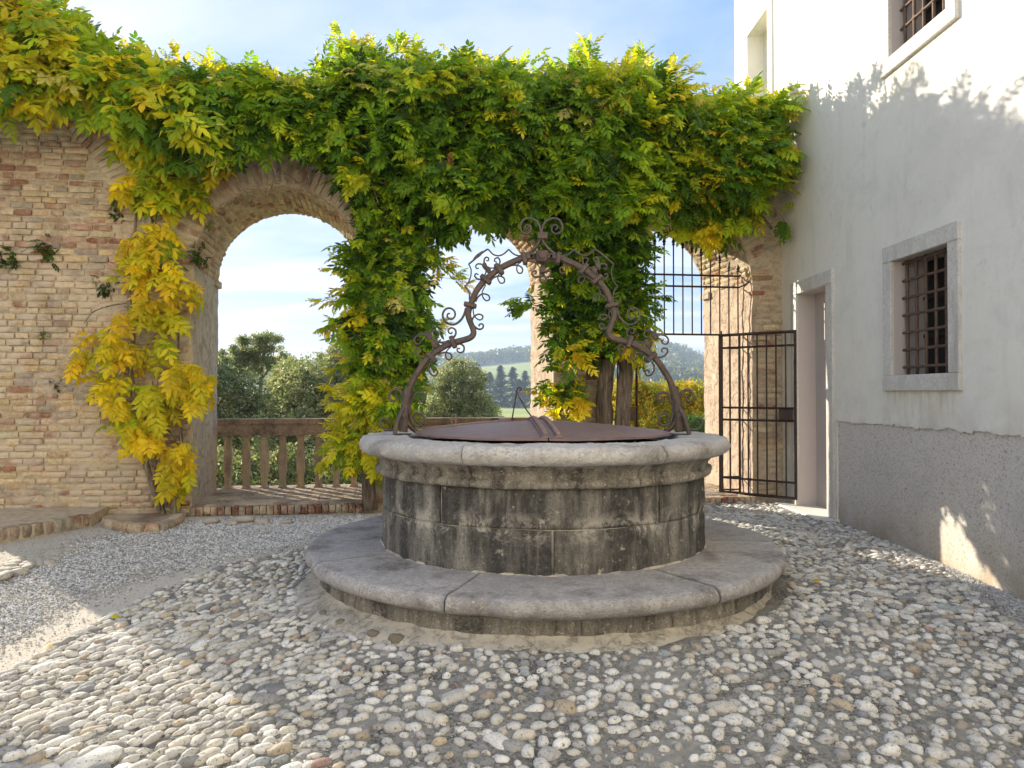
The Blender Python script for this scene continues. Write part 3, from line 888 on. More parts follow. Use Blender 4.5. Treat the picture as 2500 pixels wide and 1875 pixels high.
pieces(arcade,'brick',BRICKS,bit,M_brick,300,'bricks')
# voussoirs round the fronts
vit=[]
def ring(c,s,r,a0,a1,L=.245):
    n=int((a1-a0)*(r+.12)/.070)
    for i in range(n):
        a=a0+(a1-a0)*(i+.5)/n
        rad=WALL_E*math.cos(a)+Vector((0,0,math.sin(a))); tan=-WALL_E*math.sin(a)+Vector((0,0,math.cos(a)))
        LL=L*rb.uniform(.9,1.05)
        p=WP(c,0,s,.0)+rad*(r+.006+LL/2)-WALL_N*(.030-rb.uniform(-.006,.012))
        vit.append((rb.randrange(8),frame(p,rad*LL,-WALL_N*.10,tan*.056),pick(rb,WR)))
for (a,b,s) in ARCH[:3]: ring((a+b)/2,s,(b-a)/2,0.0,PI)
ring(-1.9,3.2,1.10,0.0,2.1)
def bandf(i,j):
    a=-.05+1.75*i; rr=1.37+(.11+.05*N3(a*9,1,2))*j
    pt=WP(-1.9,0,3.2,.034+.012*N3(a*14,j*3,0))+WALL_E*math.cos(a)*rr+Vector((0,0,math.sin(a)*rr))
    return tuple(pt)
obj('plaster_band',grid(bandf,70,4),M_plcream,arcade,smooth=True,label='crumbling pale plaster edging the blind arch')
pieces(arcade,'voussoir',BRICKS,vit,M_brick,300,'voussoirs')
# brick soffits
sit=[]
for (a,b,s) in ARCH[:3]:
    c=(a+b)/2; r=(b-a)/2; n=int(PI*r/.066); sl=WALL_S.length; sh=WALL_S.normalized()
    for i in range(n):
        an=PI*(i+.5)/n
        rad=WALL_E*math.cos(an)+Vector((0,0,math.sin(an))); tan=-WALL_E*math.sin(an)+Vector((0,0,math.cos(an)))
        w=-.10+(.12 if i%2 else 0)
        while w<sl-.02:
            L=rb.choice([.25,.24,.13]); w0=max(w,.01); w1=min(w+L,sl-.01)
            if w1-w0>.05 and rb.random()>.04:
                p=WP(c,0,s)+rad*(r-.004+rb.uniform(-.006,.008))+sh*((w0+w1)/2)
                sit.append((rb.randrange(8),frame(p+rad*.03,sh*(w1-w0-.012),rad*.09,tan*.052),pick(rb,WR if rb.random()<.55 else WB)))
            w+=L+.008
pieces(arcade,'soffit_brick',BRICKS,sit,M_brick,300,'soffit_bricks')
def soffit(c,s,r):
    return grid(lambda i,j:D(WP(c,j,s)+(WALL_E*math.cos(PI*i)+Vector((0,0,math.sin(PI*i))))*(r+.0)),56,26)
for a,b,s in ARCH: obj('soffit',soffit((a+b)/2,s,(b-a)/2),M_mortar,arcade,smooth=True)
def jamb(u,s): return grid(lambda i,j:D(WP(u,i,ZB+(s-ZB)*j)),28,60)
for k,(a,b,s) in enumerate(ARCH):
    obj('reveal',jamb(a,s),M_plcream,arcade,smooth=True,label='cream plastered reveal' if k==0 else None)
    obj('reveal',jamb(b,s),M_plpink,arcade,smooth=True,label='pinkish flaking reveal' if k in(1,2) else None)
    for (uu,sg) in ((a,1),(b,-1)):
        if k<3:
            g=[];
            x0,x1=(uu-.01,uu+.035) if sg>0 else (uu-.035,uu+.01)
            g=G([tuple(WP(x,w,zz_)) for zz_ in (s-.07,s+.01) for (x,w) in ((x0,.84),(x1,.84),(x1,1.03),(x0,1.03))],[(3,2,1,0),(4,5,6,7),(0,1,5,4),(1,2,6,5),(2,3,7,6),(3,0,4,7)])
            obj('impost',g,M_plcream,arcade)
# platform floors with brick edging
def platform(a,b,label,ztop=.15):
    st=thing('brick_step',label,'step',tuple(WP((a+b)/2,0,.0)),'brick steps in the arcade openings')
    obj('bedding',G([tuple(WP(uu,w,zz_)) for zz_ in (-.1,ztop-.008) for (uu,w) in ((a,-.03),(b,-.03),(b,1.35),(a,1.35))],[(3,2,1,0),(4,5,6,7),(0,1,5,4),(1,2,6,5),(2,3,7,6),(3,0,4,7)]),M_mortar,st)
    it=[]; n=int((b-a)/.072)
    sh=WALL_S.normalized()
    for i in range(n):          # soldier bricks on the edge
        uc=a+(b-a)*(i+.5)/n; hh=.095*rb.uniform(.93,1.05)
        it.append((rb.randrange(8),frame(WP(uc,0,ztop-.006-hh/2,.055+rb.uniform(-.004,.007)),Vector((0,0,-hh)),-WALL_N*.12,WALL_E*.062),pick(rb,[((.26,.12,.08),30),((.30,.17,.12),30),((.34,.27,.21),30)])))
    pieces(st,'edge_brick',BRICKS,it,M_brick,300,'edge_bricks')
    it=[]; n=int((b-a)/.25)
    for i in range(n):
        uc=a+(b-a)*(i+.5)/n
        it.append((rb.randrange(8),frame(WP(uc,0,.018,.050+rb.uniform(-.004,.01)),WALL_E*.232,-WALL_N*.12,Vector((0,0,.05))),pick(rb,[((.30,.13,.09),30),((.33,.20,.15),30)])))
    pieces(st,'base_brick',BRICKS,it,M_brick,300,'base_bricks')
    it=[]; v=.0; r=0; sl=WALL_S.length*1.3
    while v<sl:
        uu=a+.01-(.13 if r%2 else 0)
        while uu<b-.02:
            u0=max(uu,a+.005);u1=min(uu+.25,b-.005)
            if u1-u0>.04:
                p=WALL_O+WALL_E*((u0+u1)/2)+sh*(v+.03); p=Vector((p.x,p.y,ztop-.012+rb.uniform(-.004,.004)))
                it.append((rb.randrange(8),frame(p,WALL_E*(u1-u0-.012),Vector((rb.gauss(0,.001),0,-.03)),-WALL_N*.056),pick(rb,[((.45,.39,.33),30),((.40,.31,.25),22),((.36,.33,.30),26),((.33,.20,.15),6)])))
            uu+=.262
        v+=.068; r+=1
    pieces(st,'paving_brick',BRICKS,it,M_brick,300,'paving_bricks')
platform(0.0,1.813,'worn brick step under the open left arch, striped by baluster shadows')
platform(2.35,3.98,'brick step under the middle arch behind the well')
platform(4.65,6.40,'brick step under the gated right arch')

# balustrades
def sqprof(prof,n=8):
    V=[];f=[]
    for (h,z) in prof:
        c=.72
        for (x,y) in ((-1,-c),(-c,-1),(c,-1),(1,-c),(1,c),(c,1),(-c,1),(-1,c)): V.append((x*h,y*h,z))
    for i in range(len(prof)-1):
        for k in range(8): f.append((i*8+k,i*8+(k+1)%8,(i+1)*8+(k+1)%8,(i+1)*8+k))
    f.append(tuple(range(8))[::-1]); f.append(tuple((len(prof)-1)*8+k for k in range(8)))
    return G(V,f)
bp=[(.052,.0),(.050,.02),(.039,.035),(.036,.08),(.040,.15),(.050,.24),(.051,.27),(.046,.305),(.049,.315),(.049,.325),(.045,.333),(.049,.341),(.049,.351),(.046,.36),(.051,.395),(.050,.43),(.041,.52),(.036,.60),(.037,.64),(.048,.655),(.050,.68)]
BAL=mesh_of('baluster',sqprof(bp),M_balus)
def balustrade(u0,u1,ub,nb,joint,label,z0=.15):
    t=thing('balustrade',label,'balustrade',tuple(WP((u0+u1)/2,1.1,z0)),'stone balustrades in the arcade openings')
    for k in range(nb):
        o=bpy.data.objects.new('baluster',BAL)
        j=rb.uniform(.75,1.15); o.color=(j,j*rb.uniform(.9,1),j*rb.uniform(.8,1),1)
        p=WP(ub+k*.2245,1.1,z0); link(o,t,frame(p,WALL_E,-WALL_N,Vector((0,0,1))))
    pr=[(-.10,.83),(-.10,.845),(-.085,.852),(-.082,.955),(-.095,.97),(-.105,.985),(-.108,1.03),(-.10,1.04)]
    full=pr+[(-a,b) for a,b in pr[::-1]]
    for (a,b) in ((u0,joint-.003),(joint+.003,u1)):
        n=14; V=[];f=[]
        for i in range(n+1):
            uu=a+(b-a)*i/n
            for (v,z) in full:
                p=WP(uu,1.1,z,-v); q=D(p,.003); V.append(q)
        m=len(full)
        for i in range(n):
            for k in range(m): f.append((i*m+k,i*m+(k+1)%m,(i+1)*m+(k+1)%m,(i+1)*m+k))
        f.append(tuple(range(m))); f.append(tuple(n*m+k for k in range(m))[::-1])
        obj('rail',G(V,f),M_rail,t)
balustrade(-.06,1.86,.103,9,.51,'brown stone balustrade standing in the open left arch')
balustrade(2.30,4.02,2.42,8,3.1,'stone balustrade seen behind the well in the middle arch')

# ledge at the far left and planter kerb
def prism(pts,z0,z1):
    n=len(pts); V=[(x,y,z0) for x,y in pts]+[(x,y,z1) for x,y in pts]
    return G(V,[tuple(range(n))[::-1],tuple(range(n,2*n))]+[(i,(i+1)%n,n+(i+1)%n,n+i) for i in range(n)])
led=thing('brick_ledge','low brick edged ledge at the far left below the blind arch','ledge',(-5.2,6.6,0))
lp=[(-4.16,7.10),(-4.30,6.62),(-4.62,6.12),(-5.1,5.75),(-6.6,5.5),(-6.6,7.5),(-4.3,7.7)]
obj('slab',prism(lp[::1][::-1],-.05,.165),M_mortar,led)
lit=[]
fp=[Vector((x,y,0)) for x,y in lp[:5]]
for a,b in zip(fp[:-1],fp[1:]):
    d=(b-a); n=int(d.length/.085); d.normalize(); nr=Vector((-d.y,d.x,0)); 
    if nr.dot(Vector((0,-1,0)))<0 and nr.dot(Vector((1,-1,0)))<0: nr=-nr
    for i in range(n):
        p=a+(b-a)*((i+.5)/n); lit.append((rb.randrange(8),frame(Vector((p.x,p.y,.115))-nr*.035,Vector((0,0,-.115)),-nr*.10,d*.074),pick(rb,[((.36,.27,.20),30),((.33,.18,.13),14),((.38,.36,.29),30)])))
pieces(led,'edge_brick',BRICKS,lit,M_brick,300,'edge_bricks')
pk=thing('planter_kerb','curved kerb of weathered bricks around the yellow vine stems','kerb',(-3.9,7.2,0))
kp=catmull([onZ(px,py,.05) for px,py in [(256,1283),(301,1296),(352,1301),(405,1294),(441,1272)]],3)
for a,b in zip(kp[:-1:2],kp[2::2]):
    d=(b-a); L=d.length; d.normalize(); nr=Vector((d.y,-d.x,0))
    p=(a+b)/2
    obj('brick',xf(BRICKS[rb.randrange(8)],frame(Vector((p.x,p.y,.085)),d*(L-.012),-nr*.10,Vector((0,0,.095)))),M_brick,pk,color=pick(rb,WR))
obj('bedding',prism([(p.x,p.y) for p in kp][::1]+[(-3.5,7.78),(-4.4,7.65)],-.02,.085),M_mortar,pk)

# ================================================================== WELL
well=thing('stone_well','large round stone well with dark stained drum and wide step','well',(WX,WY,.05))
C0=(WX,WY)
def wdis(a,f=6.0):
    def fn(v):
        dx,dy=v[0]-WX,v[1]-WY; r=math.hypot(dx,dy)+1e-9
        n=a*FB(v[0]*f,v[1]*f,v[2]*f+3,4)+a*.5*N3(v[0]*22,v[1]*22,v[2]*22)
        return (v[0]+dx/r*n,v[1]+dy/r*n,v[2]+n*.5)
    return fn
def pxang(px,r,Y=None):
    # angle on the visible front of a circle of radius r at which the column px is seen
    best=None
    for i in range(900):
        a=-PI+PI*i/900; x=WX+r*math.cos(a); y=WY+r*math.sin(a)
        e=abs(CX+F*x/y-px)
        if best is None or e<best[0]: best=(e,a)
    return best[1]
def blocks(name,prof,joints,gap,mat,amp,f=6,close=True,segd=.03,cols=None,r=1.1):
    js=sorted(joints); n=len(js)
    for i in range(n):
        a0=js[i]; a1=js[(i+1)%n]
        if a1<=a0: a1+=2*PI
        g=gap/r
        seg=max(4,int((a1-a0)/segd))
        o=obj(name,lathe(prof,seg,a0+g/2,a1-g/2,C0,close=close,dis=wdis(amp,f)),mat,well,smooth=False)
        j=rb.uniform(.85,1.12); o.color=(j,j,j*.98,1)
        me=o.data
        for p in me.polygons: p.use_smooth=True
def dense(prof,d=.02):
    out=[]
    for (a,b) in zip(prof[:-1],prof[1:]):
        n=max(1,int(math.hypot(b[0]-a[0],b[1]-a[1])/d))
        for k in range(n): out.append((a[0]+(b[0]-a[0])*k/n,a[1]+(b[1]-a[1])*k/n))
    out.append(prof[-1]); return out
# drum
up=dense([(1.0,.584),(1.131,.584),(1.134,.60),(1.134,.80),(1.131,.815),(1.0,.815)],.035)
lo=dense([(1.0,.315),(1.136,.315),(1.136,.335),(1.134,.56),(1.131,.578),(1.0,.578)],.035)
ju=[pxang(1076,1.134),pxang(1608,1.134),pxang(1340,1.134)-9.9*0 + 0 if False else pxang(935,1.134)-.4, .6,1.9,2.9]
blocks('drum_stone',up,ju,.012,M_body,.009,9)
jl=[pxang(1349,1.134),pxang(1020,1.134)-.85+.0,.1,1.2,2.3]
blocks('drum_stone',lo,jl,.012,M_body,.009,9)
obj('drum_core',lathe(dense([(1.123,.32),(1.123,.83)],.02),200,c=C0,dis=wdis(.006,14)),M_skirt,well,smooth=True)
obj('joint_mortar',lathe(dense([(1.134,.300),(1.148,.318),(1.142,.326),(1.132,.333)],.02),180,c=C0,dis=wdis(.022,13)),M_skirt,well,smooth=True)
# mouldings
band=dense([(1.12,.812),(1.172,.815),(1.184,.828),(1.186,.848),(1.178,.862),(1.160,.868),(1.158,.885),(1.166,.905),(1.185,.928),(1.212,.946),(1.225,.956),(1.12,.958)],.012)
bj=[pxang(1150,1.17),pxang(1560,1.17),-2.9,.3,1.4,2.5]
blocks('moulding_stone',band,bj,.004,M_band,.011,7,r=1.17)
rim=[]
for k in range(15):
    a=-PI/2+PI*k/14
    rim.append((1.238+.060*math.cos(a),1.006+.054*math.sin(a)))
rim=dense([(1.10,.952)]+rim+[(1.19,1.062),(1.08,1.062),(.985,1.06),(.95,1.05),(.95,.952)],.02)
rj=[pxang(1128,1.29),pxang(1625,1.29),-2.85,.25,1.2,2.2]
blocks('rim_stone',rim,rj,.003,M_rim,.016,9,r=1.25,segd=.018)
obj('shaft',lathe([(.94,1.0),(.94,-.6),(.0,-.6)],64,c=C0),M_dark,well,smooth=True)
# step
lip=[]
for k in range(11):
    a=-PI/2+PI*k/10
    lip.append((1.602+.046*math.cos(a),.276+.047*math.sin(a)))
stp=dense([(1.10,.225),(1.555,.205),(1.575,.215),(1.583,.228)]+lip+[(1.5,.324),(1.35,.325),(1.10,.327)],.025)
sj=[pxang(1090,1.62),pxang(1745,1.62),-2.62,-.12,.9,1.8,2.75]
def sdis(v):
    b=wdis(.008,5)(v)
    a=math.atan2(v[1]-WY,v[0]-WX); r=math.hypot(v[0]-WX,v[1]-WY)
    x,y,z=b
    for (a0,w,d) in ((pxang(1185,1.62),.055,.030),(-2.72,.05,.035),(pxang(1130,1.62),.03,.012),(.25,.04,.02)):
        q=max(0,1-abs(a-a0)/w)
        if r>1.5 and z>.2: x-=(v[0]-WX)/r*d*q**.6; y-=(v[1]-WY)/r*d*q**.6; z-=d*.25*q
    return (x,y,z)
js=sorted(sj); n=len(js)
for i in range(n):
    a0=js[i];a1=js[(i+1)%n]
    if a1<=a0:a1+=2*PI
    o=obj('step_stone',lathe(stp,int((a1-a0)/.018),a0+.0018,a1-.0018,C0,close=True,dis=sdis),M_step,well,smooth=True)
    j=rb.uniform(.9,1.1);o.color=(j,j,j,1)
ris=dense([(1.45,.0),(1.556,.0),(1.552,.12),(1.550,.20),(1.565,.21),(1.45,.218)],.03)
rj=[pxang(p,1.55) for p in (870,1010,1222,1420,1640,1790)]+[.2,.9,1.6,2.3,2.9]
blocks('riser_stone',ris,rj,.002,M_rise,.008,7,r=1.55)
def kdis(v):
    dx,dy=v[0]-WX,v[1]-WY; r=math.hypot(dx,dy); a=math.atan2(dy,dx)
    n=.020*FB(a*3,v[2]*4,2,4)+.006*N3(v[0]*14,v[1]*14,v[2]*14)
    left=sstep((-a-1.9)/.8)*.05 if a<0 else 0
    k=(r-1.553)/.12
    n=(n+left+.01)*max(0,k)
    z=v[2]+.006*FB(v[0]*8,v[1]*8,1)
    return (v[0]+dx/r*n,v[1]+dy/r*n,z)
sk=dense([(1.548,.128),(1.556,.118),(1.572,.105),(1.60,.092),(1.635,.078),(1.665,.055),(1.69,.02),(1.70,-.06)],.012)
obj('mortar_skirt',lathe(sk,260,c=C0,dis=kdis),M_skirt,well,smooth=True)
sit=[]
for px in [782,826,905,962,1290]:      # rubble showing through the skirt
    a=pxang(px,1.68); R=1.655; s=rb.uniform(.028,.045)
    sit.append((rb.randrange(10),frame((WX+R*math.cos(a),WY+R*math.sin(a),.07),Vector((-math.sin(a)*s*1.3,math.cos(a)*s*1.3,0)),Vector((math.cos(a)*s*.8,math.sin(a)*s*.8,0)),Vector((0,0,s*.8))),(.22,.18,.13)))
pieces(well,'rubble_stone',PEB,sit,M_cob,300,'rubble',smooth=True)

# ------------------------------------------------------------------ lid
lid=thing('well_lid','rusty purplish iron lid of two halves closing the well','lid',(WX,WY,1.08))
def lz(x,y):
    r=math.hypot(x-WX,y-WY)/.908
    return 1.085+.076*(1-min(1,r)**1.5)
for sgn in (-1,1):
    a0=-PI/2 if sgn>0 else PI/2
    prof=[(0.001,0)]+[(.908*k/12,0) for k in range(1,13)]
    V=[];f=[]; seg=60;m=len(prof)
    for top in (1,0):
        for i in range(seg+1):
            a=a0+PI*i/seg
            for (r,_) in prof:
                x=WX+r*math.cos(a)+sgn*.004; y=WY+r*math.sin(a)
                V.append((x,y,lz(x,y)+(.004*N3(x*3,y*3,0)) - (0 if top else .014)))
    nn=(seg+1)*m
    for i in range(seg):
        for k in range(m-1):
            f.append((i*m+k,i*m+k+1,(i+1)*m+k+1,(i+1)*m+k)); f.append((nn+i*m+k,nn+(i+1)*m+k,nn+(i+1)*m+k+1,nn+i*m+k+1))
        f.append((i*m+m-1,nn+i*m+m-1,nn+(i+1)*m+m-1,(i+1)*m+m-1))
    for k in range(m-1):
        f.append((k,nn+k,nn+k+1,k+1)); b=seg*m; f.append((b+k,b+k+1,nn+b+k+1,nn+b+k))
    obj('lid_plate',G(V,f),M_lid,lid)
def strip(x0,y0,x1,y1,w,h,zo,n=20,mat=M_lid,name='strap'):
    d=Vector((x1-x0,y1-y0,0)); L=d.length; d.normalize(); s=Vector((-d.y,d.x,0)); V=[];f=[]
    for i in range(n+1):
        c=Vector((x0,y0,0))+d*(L*i/n); zb=lz(c.x,c.y)+zo
        for (a,b) in ((-w/2,0),(w/2,0),(w/2,h),(-w/2,h)): p=c+s*a; V.append((p.x,p.y,zb+b))
    for i in range(n):
        for k in range(4): f.append((i*4+k,i*4+(k+1)%4,(i+1)*4+(k+1)%4,(i+1)*4+k))
    f.append((3,2,1,0)); f.append((n*4,n*4+1,n*4+2,n*4+3))
    return obj(name,G(V,f),mat,lid)
xa,ya,xb,yb=WX+.025,WY-.90,WX-.06,WY+.75
strip(xa,ya,xb,yb,.135,.006,.003,name='hinge_strap')
for off in (-.038,.038):
    strip(xa+off,ya,xb+off,yb,.034,.010,.008,name='hinge_rib')
    n=34
    for i in range(n):
        t=(i+.5)/n; x=xa+off+(xb-xa)*t; y=ya+(yb-ya)*t
        if i==0: kb=mesh_of('knuckle',ico(1),M_lid,None,True)
        o=bpy.data.objects.new('knuckle',kb); link(o,lid,frame((x,y,lz(x,y)+.022),Vector((.019,0,0)),Vector((0,.013,0)),Vector((0,0,.015))))
strip(-.66,5.34,-.02,5.42,.085,.010,.004,name='lock_strap')
strip(-.10,5.415,-.02,5.425,.10,.014,.014,name='hasp')
obj('staple',tube([(-.45,5.36,1.12),(-.45,5.36,1.195),(-.435,5.36,1.20),(-.42,5.36,1.195),(-.42,5.36,1.12)],.006,6),M_lid,lid)
def P5(px,py,Y=5.2): return tuple(onY(px,py,Y))
hk=[P5(a,b,5.35) for a,b in [(1250,1025),(1254,1000),(1259,970),(1262,953),(1266,947),(1271,946.5),(1273,950),(1271,953),(1267.5,952)]]
obj('hook_rod',tube(catmull(hk,4),.0055,7),M_arch,lid,smooth=True)
hk=[P5(a,b,5.35) for a,b in [(1261,955),(1268,970),(1285,1000),(1303,1024)]]
obj('hook_rod',tube(hk,.0055,7),M_arch,lid,smooth=True)

# ------------------------------------------------------------------ wrought iron arch
arch=thing('wrought_iron_arch','tall scrolled wrought iron arch standing over the well','iron arch',(WX,WY,1.06))
XM=1321.6
def z1(x,y): return (960+x*.1808,500+y*.1808)
def z3(x,y): return (900+x*.1808,780+y*.1808)
Y5=5.2
XC=onY(XM,900,Y5).x
def both(px,fn):
    p=[Vector(onY(a,b,Y5)) for a,b in px]
    fn(p); fn([Vector((2*XC-v.x,v.y,v.z)) for v in p])
bar=[(1348,627),(1321.6,624.8),(1297,626.5),(1276.5,630),(1249,641),(1216.8,658),(1186,682.6),(1172,698),(1160.7,715),(1149.9,742),(1143.5,762),(1144.5,776),(1149.6,790),(1155.5,806),(1155,817),(1145,826),(1117,834),(1098,840),(1081,848),(1053.7,867),(1038,882),(1026.6,898),(1008.5,928),(997.6,961),(990,988),(988.6,1015),(986,1053)]
def flat(pts,wx,wy):
    """bar of rectangular section with softened corners, wx in the arch plane, wy across it"""
    P=catmull(pts,4); V=[];f=[];n=len(P); m=8
    for i in range(n):
        t=(P[min(i+1,n-1)]-P[max(i-1,0)]).normalized(); nx=Vector((0,1,0)).cross(t).normalized(); k=.55
        nw=wx*(1+.06*N3(P[i].x*9,0,P[i].z*9))
        for (a,b) in ((-1,-k),(-k,-1),(k,-1),(1,-k),(1,k),(k,1),(-k,1),(-1,k)): V.append(tuple(P[i]+nx*a*nw+Vector((0,1,0))*b*wy))
    for i in range(n-1):
        for k in range(m): f.append((i*m+k,i*m+(k+1)%m,(i+1)*m+(k+1)%m,(i+1)*m+k))
    f.append(tuple(range(m))[::-1]); f.append(tuple((n-1)*m+k for k in range(m)))
    return G(V,f)
both(bar,lambda p:obj('arch_bar',flat(p,.0215,.020),M_arch,arch,smooth=False))
# lower legs are broader, with feet
both([(1001,945),(993,975),(989,1000),(987.5,1030),(985,1054)],lambda p:obj('leg_plate',flat([v+Vector((0,-.012,0)) for v in p],.030,.024),M_arch,arch))
def collar(px,ang,s=.044,w=.034):
    def f(p):
        v=p[0]; sg=1 if v.x<XC else -1; a=math.radians(ang)*sg
        g=bevbox(-w/2,w/2,-.036,.036,-s,s,b=.006)
        g2=bevbox(-w/2-.010,-w/2+.004,-.040,.040,-s-.006,s+.006,b=.004)
        obj('collar',xf(merge([g]),Matrix.Translation(v)@Matrix.Rotation(a,4,'Y')),M_arch,arch)
    both([px],f)
collar(z1(1770,725),-12); collar(z1(1430,870),-38,.046); collar(z1(1250,1010),-50,.046); collar(z1(1040,1355),-78,.046)
collar(z3(1140,305),-20,.046); collar(z3(850,510),-45,.046)
SC=[]
def S(zf,pts,r=.0085,name='scroll',taper=True): SC.append((([zf(*p) for p in pts]),r,name,taper))
S(z1,[(1760,680),(1690,688),(1620,660),(1560,602)],.006,'cresting',False)
S(z1,[(1560,602),(1490,665),(1420,688),(1350,670),(1300,620),(1278,598)],.006,'cresting',False)
S(z1,[(1278,598),(1200,650),(1090,745),(1018,803)],.007,'cresting',False)
S(z1,[(1018,803),(1048,860),(1052,920),(1040,990),(1000,1070),(965,1100)],.005,'cresting',False)
S(z1,[(965,1100),(1010,1150),(1028,1210),(1030,1280)],.006,'cresting',False)
S(z1,[(1760,700),(1850,640),(1930,560),(1980,480),(1992,420),(1988,330),(1945,235),(1850,182),(1760,205),(1712,290),(1740,372),(1815,392),(1860,345),(1845,285),(1795,275),(1780,315),(1810,335)],.0095)
S(z1,[(1225,970),(1250,920),(1250,870),(1245,840)],.006)
S(z1,[(1225,830),(1190,803),(1140,800),(1114,830),(1130,862),(1158,852)],.007)
S(z1,[(1232,810),(1228,745),(1255,708),(1288,722),(1283,756),(1255,752)],.007)
S(z1,[(1380,852),(1310,853),(1262,830)],.006)
S(z1,[(1425,815),(1442,765),(1420,717),(1375,728),(1370,765),(1400,770)],.007)
S(z1,[(1195,1010),(1140,1002),(1102,965),(1118,930),(1150,945)],.0075)
S(z1,[(1310,1040),(1350,990),(1430,962),(1495,990),(1498,1045),(1450,1058),(1415,1005),(1420,950),(1450,920)],.007)
S(z1,[(1110,1310),(1150,1240),(1210,1203),(1285,1222),(1300,1275),(1255,1295),(1210,1245),(1205,1170),(1250,1080)],.007)
S(z1,[(1520,850),(1600,820),(1690,820),(1745,862),(1735,918),(1690,920),(1668,870),(1680,810),(1730,770)],.007)
S(z1,[(1065,1560),(1090,1510),(1150,1478),(1205,1495),(1205,1535),(1165,1555),(1110,1520),(1085,1470),(1080,1400)],.007)
S(z1,[(985,1390),(955,1490),(900,1570),(820,1617),(735,1600),(680,1540),(670,1470),(710,1408),(775,1398),(828,1440),(832,1505),(785,1548),(735,1520),(735,1475),(768,1468)],.0095)
S(z3,[(1430,95),(1480,130),(1530,125),(1550,85),(1525,58),(1490,75),(1500,95)],.008)
S(z3,[(1135,260),(1175,200),(1170,140),(1120,112),(1078,140),(1085,180),(1120,188),(1128,165)],.008)
S(z3,[(885,295),(960,308),(1030,300),(1090,278)],.007)
S(z3,[(855,450),(872,380),(865,310),(850,260)],.007)
S(z3,[(880,235),(930,240),(945,200),(925,155),(870,145),(830,165)],.0075)
S(z3,[(800,215),(720,205),(650,225),(615,280),(640,330),(690,325),(705,290),(680,275)],.008)
S(z3,[(800,500),(740,512),(670,490),(628,440),(640,395),(690,390),(708,425),(685,445)],.008)
S(z3,[(1185,340),(1240,330),(1285,365),(1285,420),(1245,448),(1200,430),(1200,395),(1235,393)],.008)
S(z3,[(935,480),(980,455),(1040,445),(1105,465),(1122,510),(1095,545),(1055,530),(1040,480),(1055,425),(1110,370)],.0075)
S(z3,[(840,570),(808,640),(822,710),(870,758),(920,745),(930,700),(900,683),(875,700),(885,722)],.008)
S(z3,[(468,1060),(450,1000),(400,955),(335,955),(285,1000),(285,1060),(330,1100),(375,1080),(375,1040),(345,1035)],.0105)
S(z3,[(575,1130),(590,1060),(630,1000),(700,985),(760,1010),(765,1070),(720,1112),(680,1090),(680,1055),(715,1050)],.0105)
S(z3,[(572,1100),(552,1200),(560,1300),(590,1380),(650,1435),(720,1420),(748,1350),(720,1285),(660,1268),(620,1300),(628,1345),(665,1350)],.0115)
S(z3,[(445,1270),(430,1370),(380,1450),(300,1490),(220,1480),(165,1420),(165,1355),(215,1335),(265,1365),(285,1420)],.0115)
# centre pendant sides
S(z1,[(1790,762),(1880,765),(1950,810),(1985,860)],.007)
S(z1,[(2000,925),(1975,965),(1920,978),(1878,950),(1880,905),(1915,890),(1935,915),(1918,932)],.008)
for pts,r,name,tp in SC:
    def f(p,r=r,name=name,tp=tp):
        q=catmull(p,4); n=len(q)
        rs=[r*(1-.35*i/n) for i in range(n)] if tp else [r]*n
        obj(name,tube(q,r,7,rs=rs),M_scroll,arch,smooth=True)
    both(pts,f)
# leaf tufts at the scroll knots
both([z1(1235,825),z1(1285,880)],lambda p:[obj('forged_leaf',xf(pebble(3,2,.35),frame(v,Vector((.018,0,.006)),Vector((0,.012,0)),Vector((-.012,0,.028)))),M_arch,arch) for v in p])
both([z3(805,220),z3(895,330)],lambda p:[obj('forged_leaf',xf(pebble(5,2,.35),frame(v,Vector((.022,0,.008)),Vector((0,.014,0)),Vector((-.020,0,.036)))),M_arch,arch) for v in p])
obj('forged_leaf',xf(pebble(9,2,.4),frame(onY(*z1(1145,685),Y5),Vector((.036,0,.030)),Vector((0,.006,0)),Vector((-.008,0,.010)))),M_arch,arch)
# top collar, boss and pendant ring
tc_=onY(XM+3,574,Y5); XR=onY(XM+3,600,Y5).x
obj('collar',bevbox(tc_.x-.038,tc_.x+.038,Y5-.02,Y5+.02,tc_.z-.03,tc_.z+.02,b=.005),M_arch,arch)
bs=onY(XM+1,625,Y5)
obj('boss',merge([bevbox(bs.x-.045,bs.x+.045,Y5-.034,Y5+.034,bs.z-.05,bs.z+.04,b=.012),tube([(bs.x,Y5-.05,bs.z),(bs.x,Y5-.03,bs.z)],.025,14)]),M_arch,arch)
pe=onY(XM+3,660,Y5); rg_=onY(XM+4,681,Y5)
obj('pendant_rod',tube([(bs.x,Y5,bs.z-.04),(pe.x,Y5,pe.z),(rg_.x,Y5,rg_.z+.03)],.012,8),M_arch,arch,smooth=True)
obj('collar',bevbox(pe.x-.024,pe.x+.024,Y5-.022,Y5+.022,pe.z-.02,pe.z+.022,b=.005),M_arch,arch)
obj('ring',tube([(rg_.x+.022*math.cos(a),Y5,rg_.z+.024*math.sin(a)-.002) for a in [2*PI*k/20 for k in range(21)]],.0085,8),M_arch,arch,smooth=True)
both([z3(515,1100),z3(500,1290)],lambda p:[obj('bolt',tube([(v.x,Y5-.055,v.z),(v.x,Y5-.03,v.z)],.017,10),M_arch,arch) for v in p])
